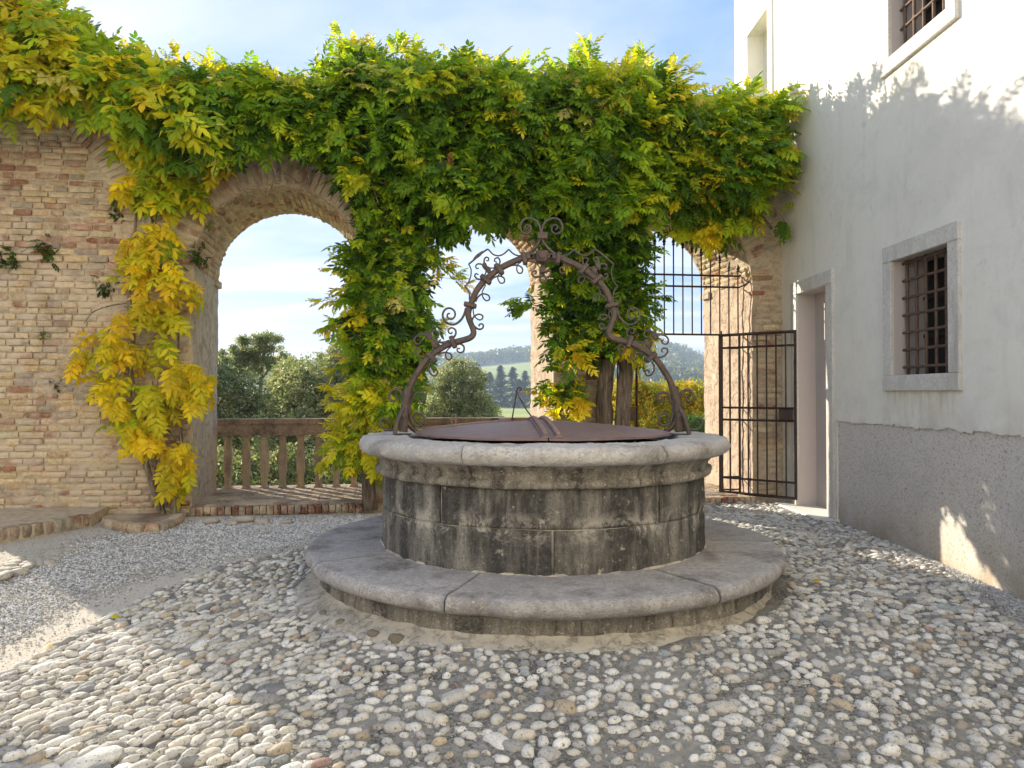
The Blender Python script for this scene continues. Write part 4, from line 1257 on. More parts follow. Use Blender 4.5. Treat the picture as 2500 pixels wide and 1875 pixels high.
def foot(p):
    v=p[0]; sg=1 if v.x<XC else -1
    obj('foot',merge([tube(catmull([Vector((v.x+sg*.01,Y5,v.z+.16)),Vector((v.x+sg*.03,Y5,v.z+.05)),Vector((v.x+sg*.10,Y5+.02,1.075)),Vector((v.x+sg*.16,Y5+.03,1.072))],4),.018,8),bevbox(v.x-.05,v.x+.05,Y5-.045,Y5+.05,1.058,1.066,b=.002),tube(catmull([Vector((v.x+sg*.004,Y5-.02,v.z+.17)),Vector((v.x-sg*.03,Y5-.07,v.z+.08)),Vector((v.x-sg*.05,Y5-.10,1.065))],4),.016,8)]),M_arch,arch)
both([(986,1050)],foot)

# ------------------------------------------------------------------ gate and fixed grille in the right arch
grille=thing('iron_grille','dark iron spear topped grille fixed across the right arch','grille',tuple(WP(5.5,.2,2.1)))
GW=.2
def gp_(u,z): return WP(u,GW,z)
def archz(u): return 2.72+math.sqrt(max(0,.875**2-(u-5.525)**2))
u=4.70; 
uR=6.375
def spear(u,z0,zt,thin=.009):
    p=gp_(u,z0); q=gp_(u,zt-.13)
    h=[(0,.009),(.015,.020),(.03,.012),(.045,.024),(.075,.014),(.13,.001)]
    g=[tube([p,q],thin,6),tube([gp_(u,zt-.13+a) for a,_ in h],.01,8,rs=[b for _,b in h])]
    return merge(g)
k=0
while u<uR+.01:
    zt=min(3.42,archz(u)-.10) if u<6.2 else 3.00-(u-6.2)*.05
    zt={0:zt}.get(0)
    if u>5.0: zt=min(zt,3.30-max(0,u-5.55)*.36)
    obj('spear_bar',spear(u,2.08,max(zt,2.95)),M_gate,grille)
    u+=.1185; k+=1
for z in (2.815,2.675): obj('rail',tube([gp_(4.66,z),gp_(uR,z)],.012,4),M_gate,grille)
obj('rail',tube([gp_(4.66,2.085),gp_(uR,2.085)],.012,4),M_gate,grille)
for z in (2.815,2.675): obj('stay',tube([gp_(uR,z),WP(6.42,.02,z+.05)],.011,6),M_gate,grille)
uh=6.12; ul=5.06
side=[(uh,2.08,.16),(uR,2.08,.16),(ul,2.08,.16)]
for (uu,a,b) in side: obj('post',tube([gp_(uu,b-.02),gp_(uu,a)],.016,4),M_gate,grille)
for z in (.336,.18,1.19,1.043,1.92): obj('rail',tube([gp_(uh,z),gp_(uR,z)],.010,4),M_gate,grille)
obj('bar',tube([gp_((uh+uR)/2,.16),gp_((uh+uR)/2,2.08)],.009,6),M_gate,grille)
for z in (.336,1.043,1.92): obj('rail',tube([gp_(4.66,z),gp_(ul,z)],.010,4),M_gate,grille)
for uu in (4.7,4.82,4.94): obj('bar',tube([gp_(uu,.16),gp_(uu,2.08)],.009,6),M_gate,grille)
lb=gp_(ul,1.115)
obj('lock_box',bevbox(lb.x-.14,lb.x-.01,lb.y-.02,lb.y+.02,1.03,1.20,b=.004),M_grate,grille)
gate=thing('iron_gate','dark iron gate leaf swung open against the white house','gate',tuple(gp_(uh,.16)))
h0=gp_(uh,0); h0=Vector((h0.x+.01,h0.y-.03,0)); h1=Vector((hx(8.2)-.03,8.22,0))
def gt(t,z): p=h0+(h1-h0)*t; return (p.x,p.y,z)
for t in (0,1): obj('stile',tube([gt(t,.145),gt(t,2.09)],.021,4),M_gate,gate)
for z,r in ((2.075,.018),(1.918,.013),(1.19,.013),(1.043,.013),(.336,.013),(.158,.017)): obj('rail',tube([gt(0,z),gt(1,z)],r,4),M_gate,gate)
for k in range(1,8): obj('bar',tube([gt(k/8,.158),gt(k/8,2.075)],.0095,6),M_gate,gate)
d=(h1-h0).normalized(); nn_=Vector((d.y,-d.x,0))
lk=Vector(gt(.88,1.117))
obj('lock_case',xf(bevbox(-.08,.08,-.022,.022,-.062,.062,b=.004),frame(lk,d,-nn_,Vector((0,0,1)))),M_gate,gate)
obj('hinge_pin',tube([gt(0,2.08),gt(0,2.13)],.012,6),M_gate,gate)
# ================================================================== VINES
DS=2500/2212.0
def onW(px,py,v):
    r=ray(px,py); o=Vector((0,0,CAMZ))
    t=((WALL_O-o).dot(WALL_N)+v)/r.dot(WALL_N)
    return o+r*t
def leaflet(V,f,base,d,n,L,W,fold=.25,droop=.18):
    d=d.normalized(); s=d.cross(n).normalized(); n=s.cross(d)
    k=len(V)
    def P(a,b,c): return tuple(base+d*(a*L)+s*(b*W)+n*c)
    V+= [P(0,0,0),P(.28,.40,-fold*W*.4),P(.62,.44,-fold*W*.5-droop*L*.3),P(1,0,-droop*L),P(.62,-.44,-fold*W*.5-droop*L*.3),P(.28,-.40,-fold*W*.4),P(.5,0,fold*W*.35-droop*L*.15)]
    f+= [(k,k+1,k+6),(k+1,k+2,k+6),(k+2,k+3,k+6),(k+3,k+4,k+6),(k+4,k+5,k+6),(k+5,k,k+6)]
def compound(seed,pairs,LL,W,spread=1.0):
    r=random.Random(seed); V=[];f=[]
    def rp(t): return Vector((0.02*math.sin(t*3+seed),t,-.28*t*t))
    for i in range(pairs):
        t=.22+.68*i/(pairs-1); p=rp(t); sc=(.85+.3*math.sin(PI*(i+.7)/pairs))*r.uniform(.88,1.1)
        for sg in (-1,1):
            a=math.radians(r.uniform(48,66))*spread
            d=Vector((sg*math.sin(a),math.cos(a),-.25+r.uniform(-.25,.12)))
            leaflet(V,f,p+Vector((0,r.uniform(-.02,.02),0)),d,Vector((sg*-.15+r.uniform(-.25,.25),r.uniform(-.2,.2),1)),LL*sc,W*sc,r.uniform(.15,.5),r.uniform(.08,.35))
    leaflet(V,f,rp(.95),Vector((r.uniform(-.15,.15),1,-.5)),Vector((0,0,1)),LL*1.1,W*1.05,.25,.2)
    for a,b in ((0,.3),(.3,.6),(.6,.95)):
        k=len(V); p,q=rp(a),rp(b)
        V+= [tuple(p+Vector((.007,0,0))),tuple(q+Vector((.006,0,0))),tuple(q-Vector((.006,0,0))),tuple(p-Vector((.007,0,0)))]; f.append((k,k+1,k+2,k+3))
    return G(V,f)
LEAF_A=[compound(s,5+s%2,.32,.145) for s in range(6)]     # fine leaves of the canopy
LEAF_B=[compound(s+30,3+s%2,.42,.20,1.0) for s in range(4)]   # broad yellow autumn leaves
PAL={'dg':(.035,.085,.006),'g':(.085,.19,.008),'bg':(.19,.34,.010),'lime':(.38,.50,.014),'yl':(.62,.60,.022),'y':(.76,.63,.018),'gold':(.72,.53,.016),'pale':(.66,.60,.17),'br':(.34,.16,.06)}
def P2(pts): return [(a*DS,b*DS) for a,b in pts]
rv=random.Random(99)
def wpick(dct):
    t=rv.random()*sum(dct.values())
    for k,w in dct.items():
        t-=w
        if t<=0: return k
    return k
def vine(polypx,n,vr,leaves,lproto,size,colfn,out=(.9,.25),droop=.30,spreadr=.9,cr=.16,vpow=1.0,region=None):
    """clumps of compound leaves filling the volume in front of the wall"""
    P=P2(polypx); x0=min(p[0] for p in P);x1=max(p[0] for p in P);y0=min(p[1] for p in P);y1=max(p[1] for p in P)
    items=[]; k=0; tries=0
    while k<n and tries<n*60:
        tries+=1
        px=rv.uniform(x0,x1);py=rv.uniform(y0,y1)
        if not inpoly(px,py,P): continue
        k+=1
        vmax=vr[1]*(1-.45*max(0,N3(px*.006,py*.006,3.3))*2) if vr[1]>0 else vr[1]
        v=vr[0]+(vmax-vr[0])*(rv.random()**vpow)
        c=onW(px,py,v)
        if c.x>hx(c.y)-.10: c.x=hx(c.y)-.10-rv.random()*.1
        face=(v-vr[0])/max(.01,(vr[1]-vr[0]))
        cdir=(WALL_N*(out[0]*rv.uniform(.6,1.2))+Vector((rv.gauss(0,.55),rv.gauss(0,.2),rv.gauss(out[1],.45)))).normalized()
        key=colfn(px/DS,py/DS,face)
        nl=rv.randint(*leaves)
        for i in range(nl):
            d=(cdir+Vector((rv.gauss(0,1),rv.gauss(0,1),rv.gauss(0,1)))*.5*spreadr+Vector((0,0,-droop))).normalized()
            base=c+cdir*(rv.uniform(-.6,.8)*cr)+Vector((rv.gauss(0,.35),rv.gauss(0,.35),rv.gauss(0,.35)))*cr
            up=(Vector((0,0,1))+WALL_N*.75+Vector((rv.gauss(0,.35),rv.gauss(0,.35),rv.gauss(0,.25))))
            ex=d.cross(up)
            if ex.length<1e-3: continue
            ex.normalize(); ez=ex.cross(d)
            s=size*rv.uniform(.62,1.28)
            kk=key if rv.random()<.75 else colfn(px/DS,py/DS,face)
            c0=PAL[kk]; j=rv.uniform(.75,1.25)
            p=base
            tip=base+d*s
            if max(p.x,tip.x)>hx(p.y)-.015: continue
            items.append((rv.randrange(len(lproto)),frame(p,ex*s,d*s,ez*s),(c0[0]*j,c0[1]*j,c0[2]*j)))
    return items
def shoots(pxs,lproto,size,colfn,v=.3,n=10,rise=(.15,.45)):
    """loose sprays reaching out of the outline"""
    items=[];tubes=[]
    for (a,b,dxn,dzn) in pxs:
        c=onW(a*DS,b*DS,v+rv.uniform(-.25,.2)); L=rv.uniform(*rise)
        d=Vector((dxn+rv.gauss(0,.2),-.25+rv.gauss(0,.25),dzn+rv.gauss(0,.15))).normalized()
        pts=[c-d*.15]
        for i in range(7):
            t=i/6; pts.append(c+d*(L*t)+Vector((0,0,-.35*L*t*t)))
        tubes.append(tube(pts,.003,4,rs=[.004-.0004*i for i in range(8)]))
        for i in range(n):
            t=rv.random(); p=pts[0].lerp(pts[-1],0)+ (c+d*(L*t)+Vector((0,0,-.35*L*t*t))-pts[0])
            ld=(d+Vector((rv.gauss(0,.7),rv.gauss(0,.6),rv.gauss(0,.6)))).normalized()
            up=Vector((0,0,1))+WALL_N*.6; ex=ld.cross(up).normalized(); ez=ex.cross(ld)
            s=size*rv.uniform(.6,1.0)*(1.1-.4*t); c0=PAL[colfn(a,b,1)]; j=rv.uniform(.8,1.25)
            if p.x+ld.x*s>hx(p.y)-.015: continue
            items.append((rv.randrange(len(lproto)),frame(p,ex*s,ld*s,ez*s),(c0[0]*j,c0[1]*j,c0[2]*j)))
    return items,tubes
# --- autumn colours by place, with sun glow on top and inner shade painted in
TOPP=[(-60,-80),(60,0),(170,35),(230,95),(330,132),(430,128),(530,140),(640,152),(720,125),(745,80),(830,92),(950,118),(1060,118),(1180,132),(1270,112),(1300,150),(1390,122),(1440,152),(1500,200),(1560,182),(1690,188),(1720,210)]
def topy(x):
    for (a,b),(c,d) in zip(TOPP[:-1],TOPP[1:]):
        if a<=x<=c: return b+(d-b)*(x-a)/(c-a)
    return TOPP[0][1] if x<0 else 200
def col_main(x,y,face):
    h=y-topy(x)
    if h<60: return wpick({'lime':5,'yl':3.4,'bg':2.4,'pale':.8,'y':.6})  # sunlit glow of the top fringe put into the leaf colour
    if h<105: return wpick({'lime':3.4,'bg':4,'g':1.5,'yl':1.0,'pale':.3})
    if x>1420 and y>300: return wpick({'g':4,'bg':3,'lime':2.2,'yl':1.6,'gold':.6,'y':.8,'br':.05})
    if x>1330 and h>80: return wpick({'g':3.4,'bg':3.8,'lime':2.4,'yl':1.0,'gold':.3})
    if face<.35: return wpick({'dg':6,'g':3,'bg':.5})  # shade deep in the growth put into darker leaf colours
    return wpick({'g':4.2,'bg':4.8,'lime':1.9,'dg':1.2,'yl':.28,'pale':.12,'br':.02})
def col_left(x,y,face):
    k=(x+60)/480
    if rv.random()<k*.55: return wpick({'g':3,'bg':4,'lime':3,'yl':1})
    if face<.3: return wpick({'g':3,'lime':2,'y':2,'dg':2})  # inner leaves coloured darker to stand for shade
    return wpick({'yl':5,'y':3.4,'lime':3.4,'gold':.4,'bg':.6,'pale':.4})
def col_pier(x,y,face):
    left=(x<790+ (0 if y<800 else 20))
    if left or y>800: return wpick({'lime':3,'yl':4,'y':2,'bg':2,'pale':1.2,'g':1})
    return wpick({'g':4,'bg':3.4,'lime':2,'yl':.7,'pale':.6,'dg':1.5})
def col_yel(x,y,face): return wpick({'y':6,'gold':2.4,'yl':2.8,'lime':.7,'pale':.15})
def col_right(x,y,face):
    if y>745 and rv.random()<.55: return wpick({'y':5,'yl':3,'gold':2,'lime':1})
    return wpick({'g':4.5,'bg':3,'lime':1.0,'dg':3,'yl':.3})
SUN_CUTS=[(Vector((3.31,5.45,.15)),.17),(Vector((3.31,5.28,.05)),.15),(Vector((3.31,5.55,.40)),.10)]
def finish(t,items,tubes,lname='leaf'):
    keep=[]
    for k,M,c in items:      # leaves cut away along sun rays to light a patch of plinth
        P=Vector((M[0][3]+.5*M[0][1],M[1][3]+.5*M[1][1],M[2][3]+.5*M[2][1])); bad=False
        for g,rad in SUN_CUTS:
            d=P-g; t_=d.dot(sun_dir)
            if 1.5<t_<6 and (d-sun_dir*t_).length<rad+.08: bad=True
        if not bad: keep.append((k,M,c))
    items=keep
    pieces(t,lname,PROT,items,M_leaf,300,'foliage')
    if tubes: obj('twigs',merge(tubes),M_stem,t,kind='stuff')
PROT=LEAF_A+LEAF_B
OB=len(LEAF_A)
def shiftp(items): return [(k+OB,M,c) for k,M,c in items]

# main canopy on the wall top and the right pier
can=thing('wisteria_vine','dense green wisteria with twin twisted trunks roofing the arcade behind the well','climbing vine',tuple(WP(4.2,0,.05)),'wisteria vines on the arcade')
main_poly=[(430,180),(540,188),(650,198),(735,170),(760,130),(840,140),(950,162),(1060,164),(1180,178),(1265,160),(1300,190),(1390,170),(1440,198),(1500,240),(1560,226),(1680,228),(1700,260),(1695,330),(1690,400),(1660,365),(1610,375),(1560,405),(1500,405),(1440,415),(1400,440),(1330,470),(1190,460),(1150,430),(1080,420),(1020,425),(960,430),(900,440),(830,470),(800,470),(785,420),(745,360),(700,318),(600,300),(520,310),(450,330),(420,300)]
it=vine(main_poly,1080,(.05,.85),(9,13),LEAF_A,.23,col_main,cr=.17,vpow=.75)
# body of growth over and behind the wall top, to its far side
it+=vine([(430,178),(540,186),(650,196),(735,172),(760,135),(840,142),(1060,165),(1180,180),(1265,164),(1390,174),(1500,240),(1680,232),(1680,300),(430,300)],230,(-1.2,.1),(8,11),LEAF_A,.23,col_main,cr=.18)
it+=vine([(1480,430),(1600,400),(1690,380),(1700,420),(1640,415),(1590,470),(1545,510),(1500,490),(1450,470)],34,(.05,.4),(6,9),LEAF_A,.24,col_main,droop=.7,cr=.13)
it+=vine([(1470,480),(1580,480),(1555,520),(1500,505)],7,(.05,.3),(6,9),LEAF_A,.24,lambda a,b,f:wpick({'y':3,'yl':3,'gold':2,'g':2}),droop=.7,cr=.13)
# hanging skirt in the middle arch
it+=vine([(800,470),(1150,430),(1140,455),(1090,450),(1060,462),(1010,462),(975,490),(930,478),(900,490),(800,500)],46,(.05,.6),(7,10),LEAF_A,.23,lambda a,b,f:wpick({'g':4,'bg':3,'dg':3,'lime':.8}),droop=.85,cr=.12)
# right pier column
col_poly=[(1200,460),(1380,460),(1375,540),(1365,620),(1372,675),(1350,705),(1330,720),(1280,735),(1250,800),(1240,850),(1232,885),(1205,890),(1205,850),(1215,760),(1205,700),(1190,650),(1210,590),(1205,540)]
it+=vine(col_poly,320,(.05,.62),(9,12),LEAF_A,.23,col_right,cr=.15,vpow=.8)
it+=vine([(1320,700),(1390,710),(1385,775),(1370,790),(1350,760)],9,(.3,.5),(5,7),LEAF_A,.23,lambda a,b,f:wpick({'y':3,'yl':3,'g':2,'gold':1}),droop=.8,cr=.12)
sp=[(x,topy(x)+58,rv.gauss(0,.35),1.0) for x in list(range(440,1700,30))]
sp+=[(745,125,-.1,1),(770,122,.2,1),(850,130,.5,.8),(1270,150,-.1,1.2),(1255,158,-.3,1),(1420,175,.6,.8),(1450,185,.9,.7),(1390,160,0,1),(870,128,.7,.6),(1620,212,.2,1)]
si,tb=shoots(sp,LEAF_A,.24,lambda a,b,f:wpick({'lime':4,'yl':3,'bg':2,'pale':1,'y':.8}),v=.1,n=13)
it+=si
si,t2=shoots([(1150,640,-1,.2),(1160,655,-1,0),(1150,665,-.9,-.3),(1385,660,1,0),(1390,640,1,.3),(1380,620,1,.1),(1700,420,.6,-.3),(1705,400,.5,.2),(1690,470,.3,-.9),(1360,500,.4,-.8)],LEAF_A,.23,lambda a,b,f:wpick({'g':3,'bg':3,'lime':1}),v=.4,n=9,rise=(.1,.3))
it+=si; tb+=t2
for a,b in ((1165,690),(1165,910),(1190,600)): pass
finish(can,it,tb)
def trunkpts(pp,v): return catmull([onW(a,b,v) for a,b in pp],4)
ta=trunkpts([(1486,1235),(1484,1150),(1478,1040),(1474,980),(1478,920),(1492,860),(1512,800),(1500,700),(1480,600),(1500,500)],.22)
tb_=trunkpts([(1512,1235),(1516,1150),(1518,1030),(1524,960),(1530,905),(1522,860),(1535,800),(1552,700),(1540,600),(1570,500),(1640,440)],.26)
def trunk(pts,r0,r1,seed,par,mat=M_bark,sides=14,name='trunk'):
    n=len(pts); rs=[(r0+(r1-r0)*i/(n-1)) for i in range(n)]
    g=tube(pts,r0,sides,rs=rs)
    for k,v in enumerate(g[0]):
        i=k//sides; c=np.array(pts[min(i,n-1)]); d=v-c
        v[:]=c+d*(1+.28*N3((k%sides)*.9+seed,i*.25,0)+.16*math.sin((k%sides)*2*PI/sides*3+i*.35+seed))
    return obj(name,g,mat,par,smooth=True)
for k in range(16):     # wandering stems among the leaves
    a0=rv.uniform(480,1600); b0=rv.uniform(230,420); pts=[]
    for i in range(6): pts.append(onW((a0+i*rv.uniform(12,34)*(1 if k%2 else -1))*DS,(b0+rv.gauss(0,16)+i*rv.uniform(-6,14))*DS,.35+.06*i+rv.uniform(-.05,.1)))
    if max(p_.x for p_ in pts)<2.9: trunk(catmull(pts,3),.013,.005,k,can,M_stem,6,'stem')
trunk(ta,.10,.06,1,can); trunk(tb_,.095,.05,5,can)
trunk(trunkpts([(1640,440),(1690,440),(1740,470),(1800,505),(1850,520),(1885,560)],.14),.028,.018,8,can,sides=8,name='branch')
trunk(trunkpts([(1560,520),(1500,470),(1400,430),(1280,400),(1150,400)],.3),.045,.02,9,can,sides=8,name='branch')
trunk(trunkpts([(1570,510),(1650,420),(1740,350),(1850,330),(1890,400)],.2),.04,.02,12,can,sides=8,name='branch')
# column on the pier left of the well
cp=thing('wisteria_vine','lime and yellow wisteria clothing the narrow pier left of the well','climbing vine',tuple(WP(2.08,0,.05)),'wisteria vines on the arcade')
pier_poly=[(810,490),(915,500),(915,560),(895,620),(900,690),(890,760),(885,830),(860,870),(855,925),(810,985),(780,975),(745,960),(755,900),(795,860),(800,810),(780,780),(785,740),(760,700),(765,650),(790,600),(780,540)]
it=vine(pier_poly,390,(.05,.75),(8,11),LEAF_A,.23,col_pier,cr=.13,vpow=.8,droop=.45)
si,tb=shoots([(745,690,-1,.1),(735,700,-1,0),(745,650,-.9,.3),(770,760,-.8,-.4),(775,585,-.7,.4),(790,570,-.3,.6),(940,570,1,.1),(945,600,1,-.1),(930,545,.8,.3),(750,930,-.9,-.2),(745,950,-.8,-.4),(760,870,-.8,.3),(770,830,-.8,-.1),(925,700,.9,.2)],LEAF_A,.23,lambda a,b,f:wpick({'yl':4,'lime':3,'pale':2,'y':2}),v=.3,n=11,rise=(.12,.32))
finish(cp,it+si,tb)
trunk(trunkpts([(905,1245),(900,1100),(930,950),(950,800),(940,650),(960,540)],.14),.07,.04,14,cp,sides=10)
# golden growth on the top left
gl=thing('wisteria_vine','golden wisteria spilling over the wall top at the far left','climbing vine',tuple(WP(-2.0,0,4.0)),'wisteria vines on the arcade')
lp_=[(-90,-50),(40,-15),(145,72),(215,135),(330,175),(440,180),(455,290),(400,315),(330,290),(280,265),(245,235),(200,200),(150,205),(60,200),(0,215),(-90,230)]
it=shiftp(vine(lp_,260,(.05,1.0),(6,9),LEAF_B,.27,col_left,cr=.18,vpow=.75,droop=.5))
it+=vine(lp_,110,(.05,.8),(8,11),LEAF_A,.23,col_left,cr=.17)
it+=vine([(-90,-60),(55,-30),(160,55),(225,118),(330,155),(440,152),(440,260),(-90,240)],150,(-1.2,.1),(8,11),LEAF_A,.23,col_left,cr=.18)
it+=shiftp(vine([(255,300),(440,310),(500,330),(495,365),(430,350),(425,400),(400,430),(320,425),(290,400),(300,340)],45,(.05,.28),(5,7),LEAF_B,.24,lambda a,b,f:wpick({'y':3,'yl':3,'lime':2,'gold':1,'g':1}),droop=.9,cr=.11))
si,tb=shoots([(x,topy(x)+50,rv.gauss(0,.35),1.0) for x in range(60,440,22)],LEAF_A,.24,lambda a,b,f:wpick({'lime':4,'yl':5,'bg':1,'y':3}),v=.1,n=13)
finish(gl,it+si,tb)
# small-leafed yellow vine on the left pier
yv_=thing('wisteria_vine','bright yellow autumn vine with two thin bare stems on the left pier','climbing vine',tuple(WP(-.25,0,.1)),'wisteria vines on the arcade')
it=[]
for poly_,n in (([(235,520),(262,495),(320,500),(375,490),(420,560),(425,600),(390,640),(330,620),(290,560),(240,565)],15),
             ([(330,480),(365,485),(370,540),(335,540)],4),
             ([(215,660),(300,640),(385,650),(390,700),(350,760),(250,770),(175,765),(180,740)],15),
             ([(220,800),(290,780),(370,830),(370,880),(300,925),(230,900),(225,840)],14),
             ([(355,790),(400,775),(445,800),(440,840),(400,840),(360,820)],8),
             ([(280,920),(335,900),(350,970),(320,995),(290,970)],6),
             ([(375,960),(440,965),(435,990),(400,1000),(395,1030),(370,1030),(350,1010)],6)):
    it+=shiftp(vine(poly_,n,(.06,.34),(5,8),LEAF_B,.22,(lambda a,b,f:wpick({'y':3,'yl':3,'lime':2,'gold':1})) if n==14 else col_yel,cr=.10,droop=.85,out=(1.0,.0),spreadr=.75))
tb=[]
finish(yv_,it,tb)
def stem(pp,r0,r1,seed): trunk(trunkpts(pp,.11),r0,r1,seed,yv_,M_stem,8,'stem')
stem([(412,1296),(400,1262),(378,1200),(358,1135),(345,1080),(330,980),(318,900),(325,820),(318,760),(315,700),(325,640),(330,560),(338,450),(342,380)],.034,.012,2)
stem([(424,1290),(428,1200),(436,1130),(441,1060),(430,985),(432,900),(436,820),(434,700)],.024,.008,6)
stem([(437,1090),(420,1060),(400,1045),(380,1050)],.010,.005,7)
stem([(325,840),(290,860),(262,880),(245,900)],.009,.004,11)
stem([(318,740),(275,745),(230,760),(205,790)],.009,.004,13)
stem([(432,930),(455,925),(480,935)],.008,.004,15)
stem([(325,620),(350,590),(385,575),(420,600)],.009,.004,17)
stem([(392,1240),(376,1160),(388,1080),(380,1000),(372,930)],.013,.006,19)
stem([(330,700),(310,660),(300,640)],.010,.005,9)
# a few fallen leaves
for (px,py,k,lab) in [(277,1500,'yl','fallen yellow green leaf on the dusty path by the cobble edge'),(125,1578,'gold','small orange fallen leaf among the sunlit cobbles at the left'),(60,1735,'br','dark red brown fallen leaf near the left frame edge'),(930,1262,'br','dry brown leaf at the foot of the narrow pier'),(2003,1415,'gold','orange fallen leaf on the cobbles right of the well step')]:
    c=onZ(px,py,gz(*onZ(px,py,0)[:2])+.03); V=[];f=[]
    a=rv.random()*6.28
    leaflet(V,f,Vector(c),Vector((math.cos(a),math.sin(a),.1)),Vector((.1,.1,1)),.06,.06,.3,.3)
    o=obj('fallen_leaf',G(V,f),M_leaf,color=PAL[k]); tag(o,lab,'fallen leaf','fallen leaves on the ground')
# weeds rooted in the wall
def tuft(px,py,s,cols,label,n=26):
    c=onW(px,py,.02); it=[]
    for i in range(n):
        d=(WALL_N*rv.uniform(.2,1)+Vector((rv.gauss(0,.6),0,rv.gauss(-.2,.6)))).normalized(); up=Vector((0,0,1))+WALL_N*.5
        ex=d.cross(up).normalized(); ez=ex.cross(d); q=s*rv.uniform(.5,1.1); c0=PAL[rv.choice(cols)]
        it.append((rv.randrange(5),frame(c+Vector((rv.gauss(0,.5)*s,0,rv.gauss(0,.5)*s)),ex*q,d*q,ez*q),tuple(a*.8 for a in c0)))
    g,t=batch(LEAF_A,it); o=obj('wall_weed',g,M_leaf,tint=t)
    tag(o,label,'weed','weeds growing in the old wall')
tuft(22,630,.10,['g','dg'],'dark green weed tuft at the left edge of the brick wall',30)
tuft(110,610,.11,['g','dg','br'],'straggly green and brown weed tuft right of the leftmost one',38)
tuft(108,818,.05,['lime','g'],'tiny yellow green moss tuft low on the brick infill',14)
tuft(142,940,.05,['dg','br'],'tiny dark moss tuft beside the yellow leaves',14)
tuft(285,485,.08,['g','bg','dg'],'green weed on the arch ring left of the stem',24)
tuft(283,525,.07,['g','dg'],'second green weed hanging just under the arch ring',22)
tuft(485,625,.10,['dg','g'],'dark ivy sprig at the edge of the left open arch',34)
tuft(258,700,.09,['g','dg'],'green moss tuft behind the upper yellow leaves',24)
tuft(512,550,.05,['bg','g'],'little fern inside the left arch reveal',16)

# ================================================================== LAND BEYOND
def crest(px):
    T=[(-4000,930),(0,915),(700,905),(1000,897),(1150,887),(1316,868),(1450,856),(1583,850),(1640,866),(1706,897),(1900,930),(3000,940),(6000,950)]
    for (a,b),(c,d) in zip(T[:-1],T[1:]):
        if a<=px<=c: return b+(d-b)*(px-a)/(c-a)
    return 940
def TZ(x,y):
    r=math.hypot(x,y)
    if y>5 : px=CX+F*x/y
    else: px=-4000 if x<0 else 6000
    px=max(-4000,min(6000,px))
    zc=1.35+(963-crest(px))*620/1750
    K=[(0,-1.7),(11,-1.7),(30,-4.8),(90,-4.4),(150,-3.6),(240,-2.0),(380,7*zc/33),(520,22*zc/33),(620,zc),(800,zc-8),(1500,2),(6000,0)]
    z=0
    for (a,b),(c,d) in zip(K[:-1],K[1:]):
        if a<=r<=c: z=b+(d-b)*(r-a)/(c-a); break
    return z+.35*N3(x*.02,y*.02,0)*min(1,r/60)
V=[];fa=[]; RR=[0.5]+[10*(1.075**k) for k in range(84)]; NA=220
for r in RR:
    for k in range(NA):
        a=2*PI*k/NA; x,y=r*math.sin(a),r*math.cos(a); V.append((x,y,TZ(x,y)))
for i in range(len(RR)-1):
    for k in range(NA): fa.append((i*NA+k,i*NA+(k+1)%NA,(i+1)*NA+(k+1)%NA,(i+1)*NA+k)[::-1])
s=NT('valley_fields')
pos=s.pos()
c=s.mix(s.noise(.02,4,.5,vec=s.pos((1,1,1))),(.40,.42,.16),(.56,.52,.26))
c=s.mix(s.ramp(s.noise(.012,2,.4,vec=s.pos((.4,2.2,1))),[(.45,0.0),(.5,1.0)]),c,(.38,.43,.15))
w=s.n('ShaderNodeTexWave'); w.inputs['Scale'].default_value=.09; w.inputs['Distortion'].default_value=1.2
s.l(s.pos((.15,1,1),(0,0,.5)),w.inputs['Vector'])
c=s.mix(s.math('MULTIPLY',w.outputs['Fac'],.5),c,(.22,.27,.09))
s.bsdf(c,1.0,spec=.0)
obj('terrain',G(V,fa),s.m,kind='structure',smooth=True)
# distant woods
def crownproto(seed,n,q,shape=1.0):
    r=random.Random(seed); V=[];f=[]
    lumps=[(Vector((r.gauss(0,.42),r.gauss(0,.42),r.uniform(-.35,.55)*shape)),r.uniform(.35,.6)) for _ in range(7)]
    for i in range(n):
        c,R=r.choice(lumps); d=Vector((r.gauss(0,1),r.gauss(0,1),r.gauss(.15,1))).normalized(); p=c+d*R*r.uniform(.8,1.05)
        a=d.orthogonal().normalized(); a=(Matrix.Rotation(r.random()*6.28,3,d)@a+d*r.uniform(-.5,.5)).normalized(); b=d.cross(a).normalized(); b=(b+d*r.uniform(-.4,.4)).normalized()
        k=len(V); ss=q*r.uniform(.7,1.3)
        V+= [tuple(p-a*ss*.5),tuple(p+b*ss*.45),tuple(p+a*ss*.6),tuple(p-b*ss*.45)]; f.append((k,k+1,k+2,k+3))
    return G(V,f)
CR=[crownproto(s_,90,.30) for s_ in range(6)]
it=[]; rt=random.Random(31)
def wood(n,pxr,dr,hr,cols):
    for i in range(n):
        px=rt.uniform(*pxr); d=rt.uniform(*dr); x=(px-CX)/F*d; z=TZ(x,d); h=rt.uniform(*hr); c=rt.choice(cols); j=rt.uniform(.7,1.3)
        it.append((rt.randrange(6),frame((x,d,z+h*.45),Vector((h*.42,0,0)),Vector((0,h*.42,0)),Vector((0,0,h*.55))),tuple(a*j for a in c)))
dark=[(.055,.085,.035),(.08,.12,.045),(.09,.11,.05),(.11,.14,.05),(.14,.16,.06)]
mixd=dark+[(.26,.27,.07),(.34,.24,.07),(.22,.26,.08)]
wood(620,(930,1420),(560,640),(7,12),dark)
wood(900,(1420,1800),(540,640),(7,12),mixd)
wood(900,(1480,1800),(300,560),(6,11),mixd)
wood(70,(930,1120),(300,560),(5,9),mixd)
wood(40,(1100,1420),(545,570),(3,6),dark)
wood(9,(1000,1420),(300,420),(3,6),mixd)
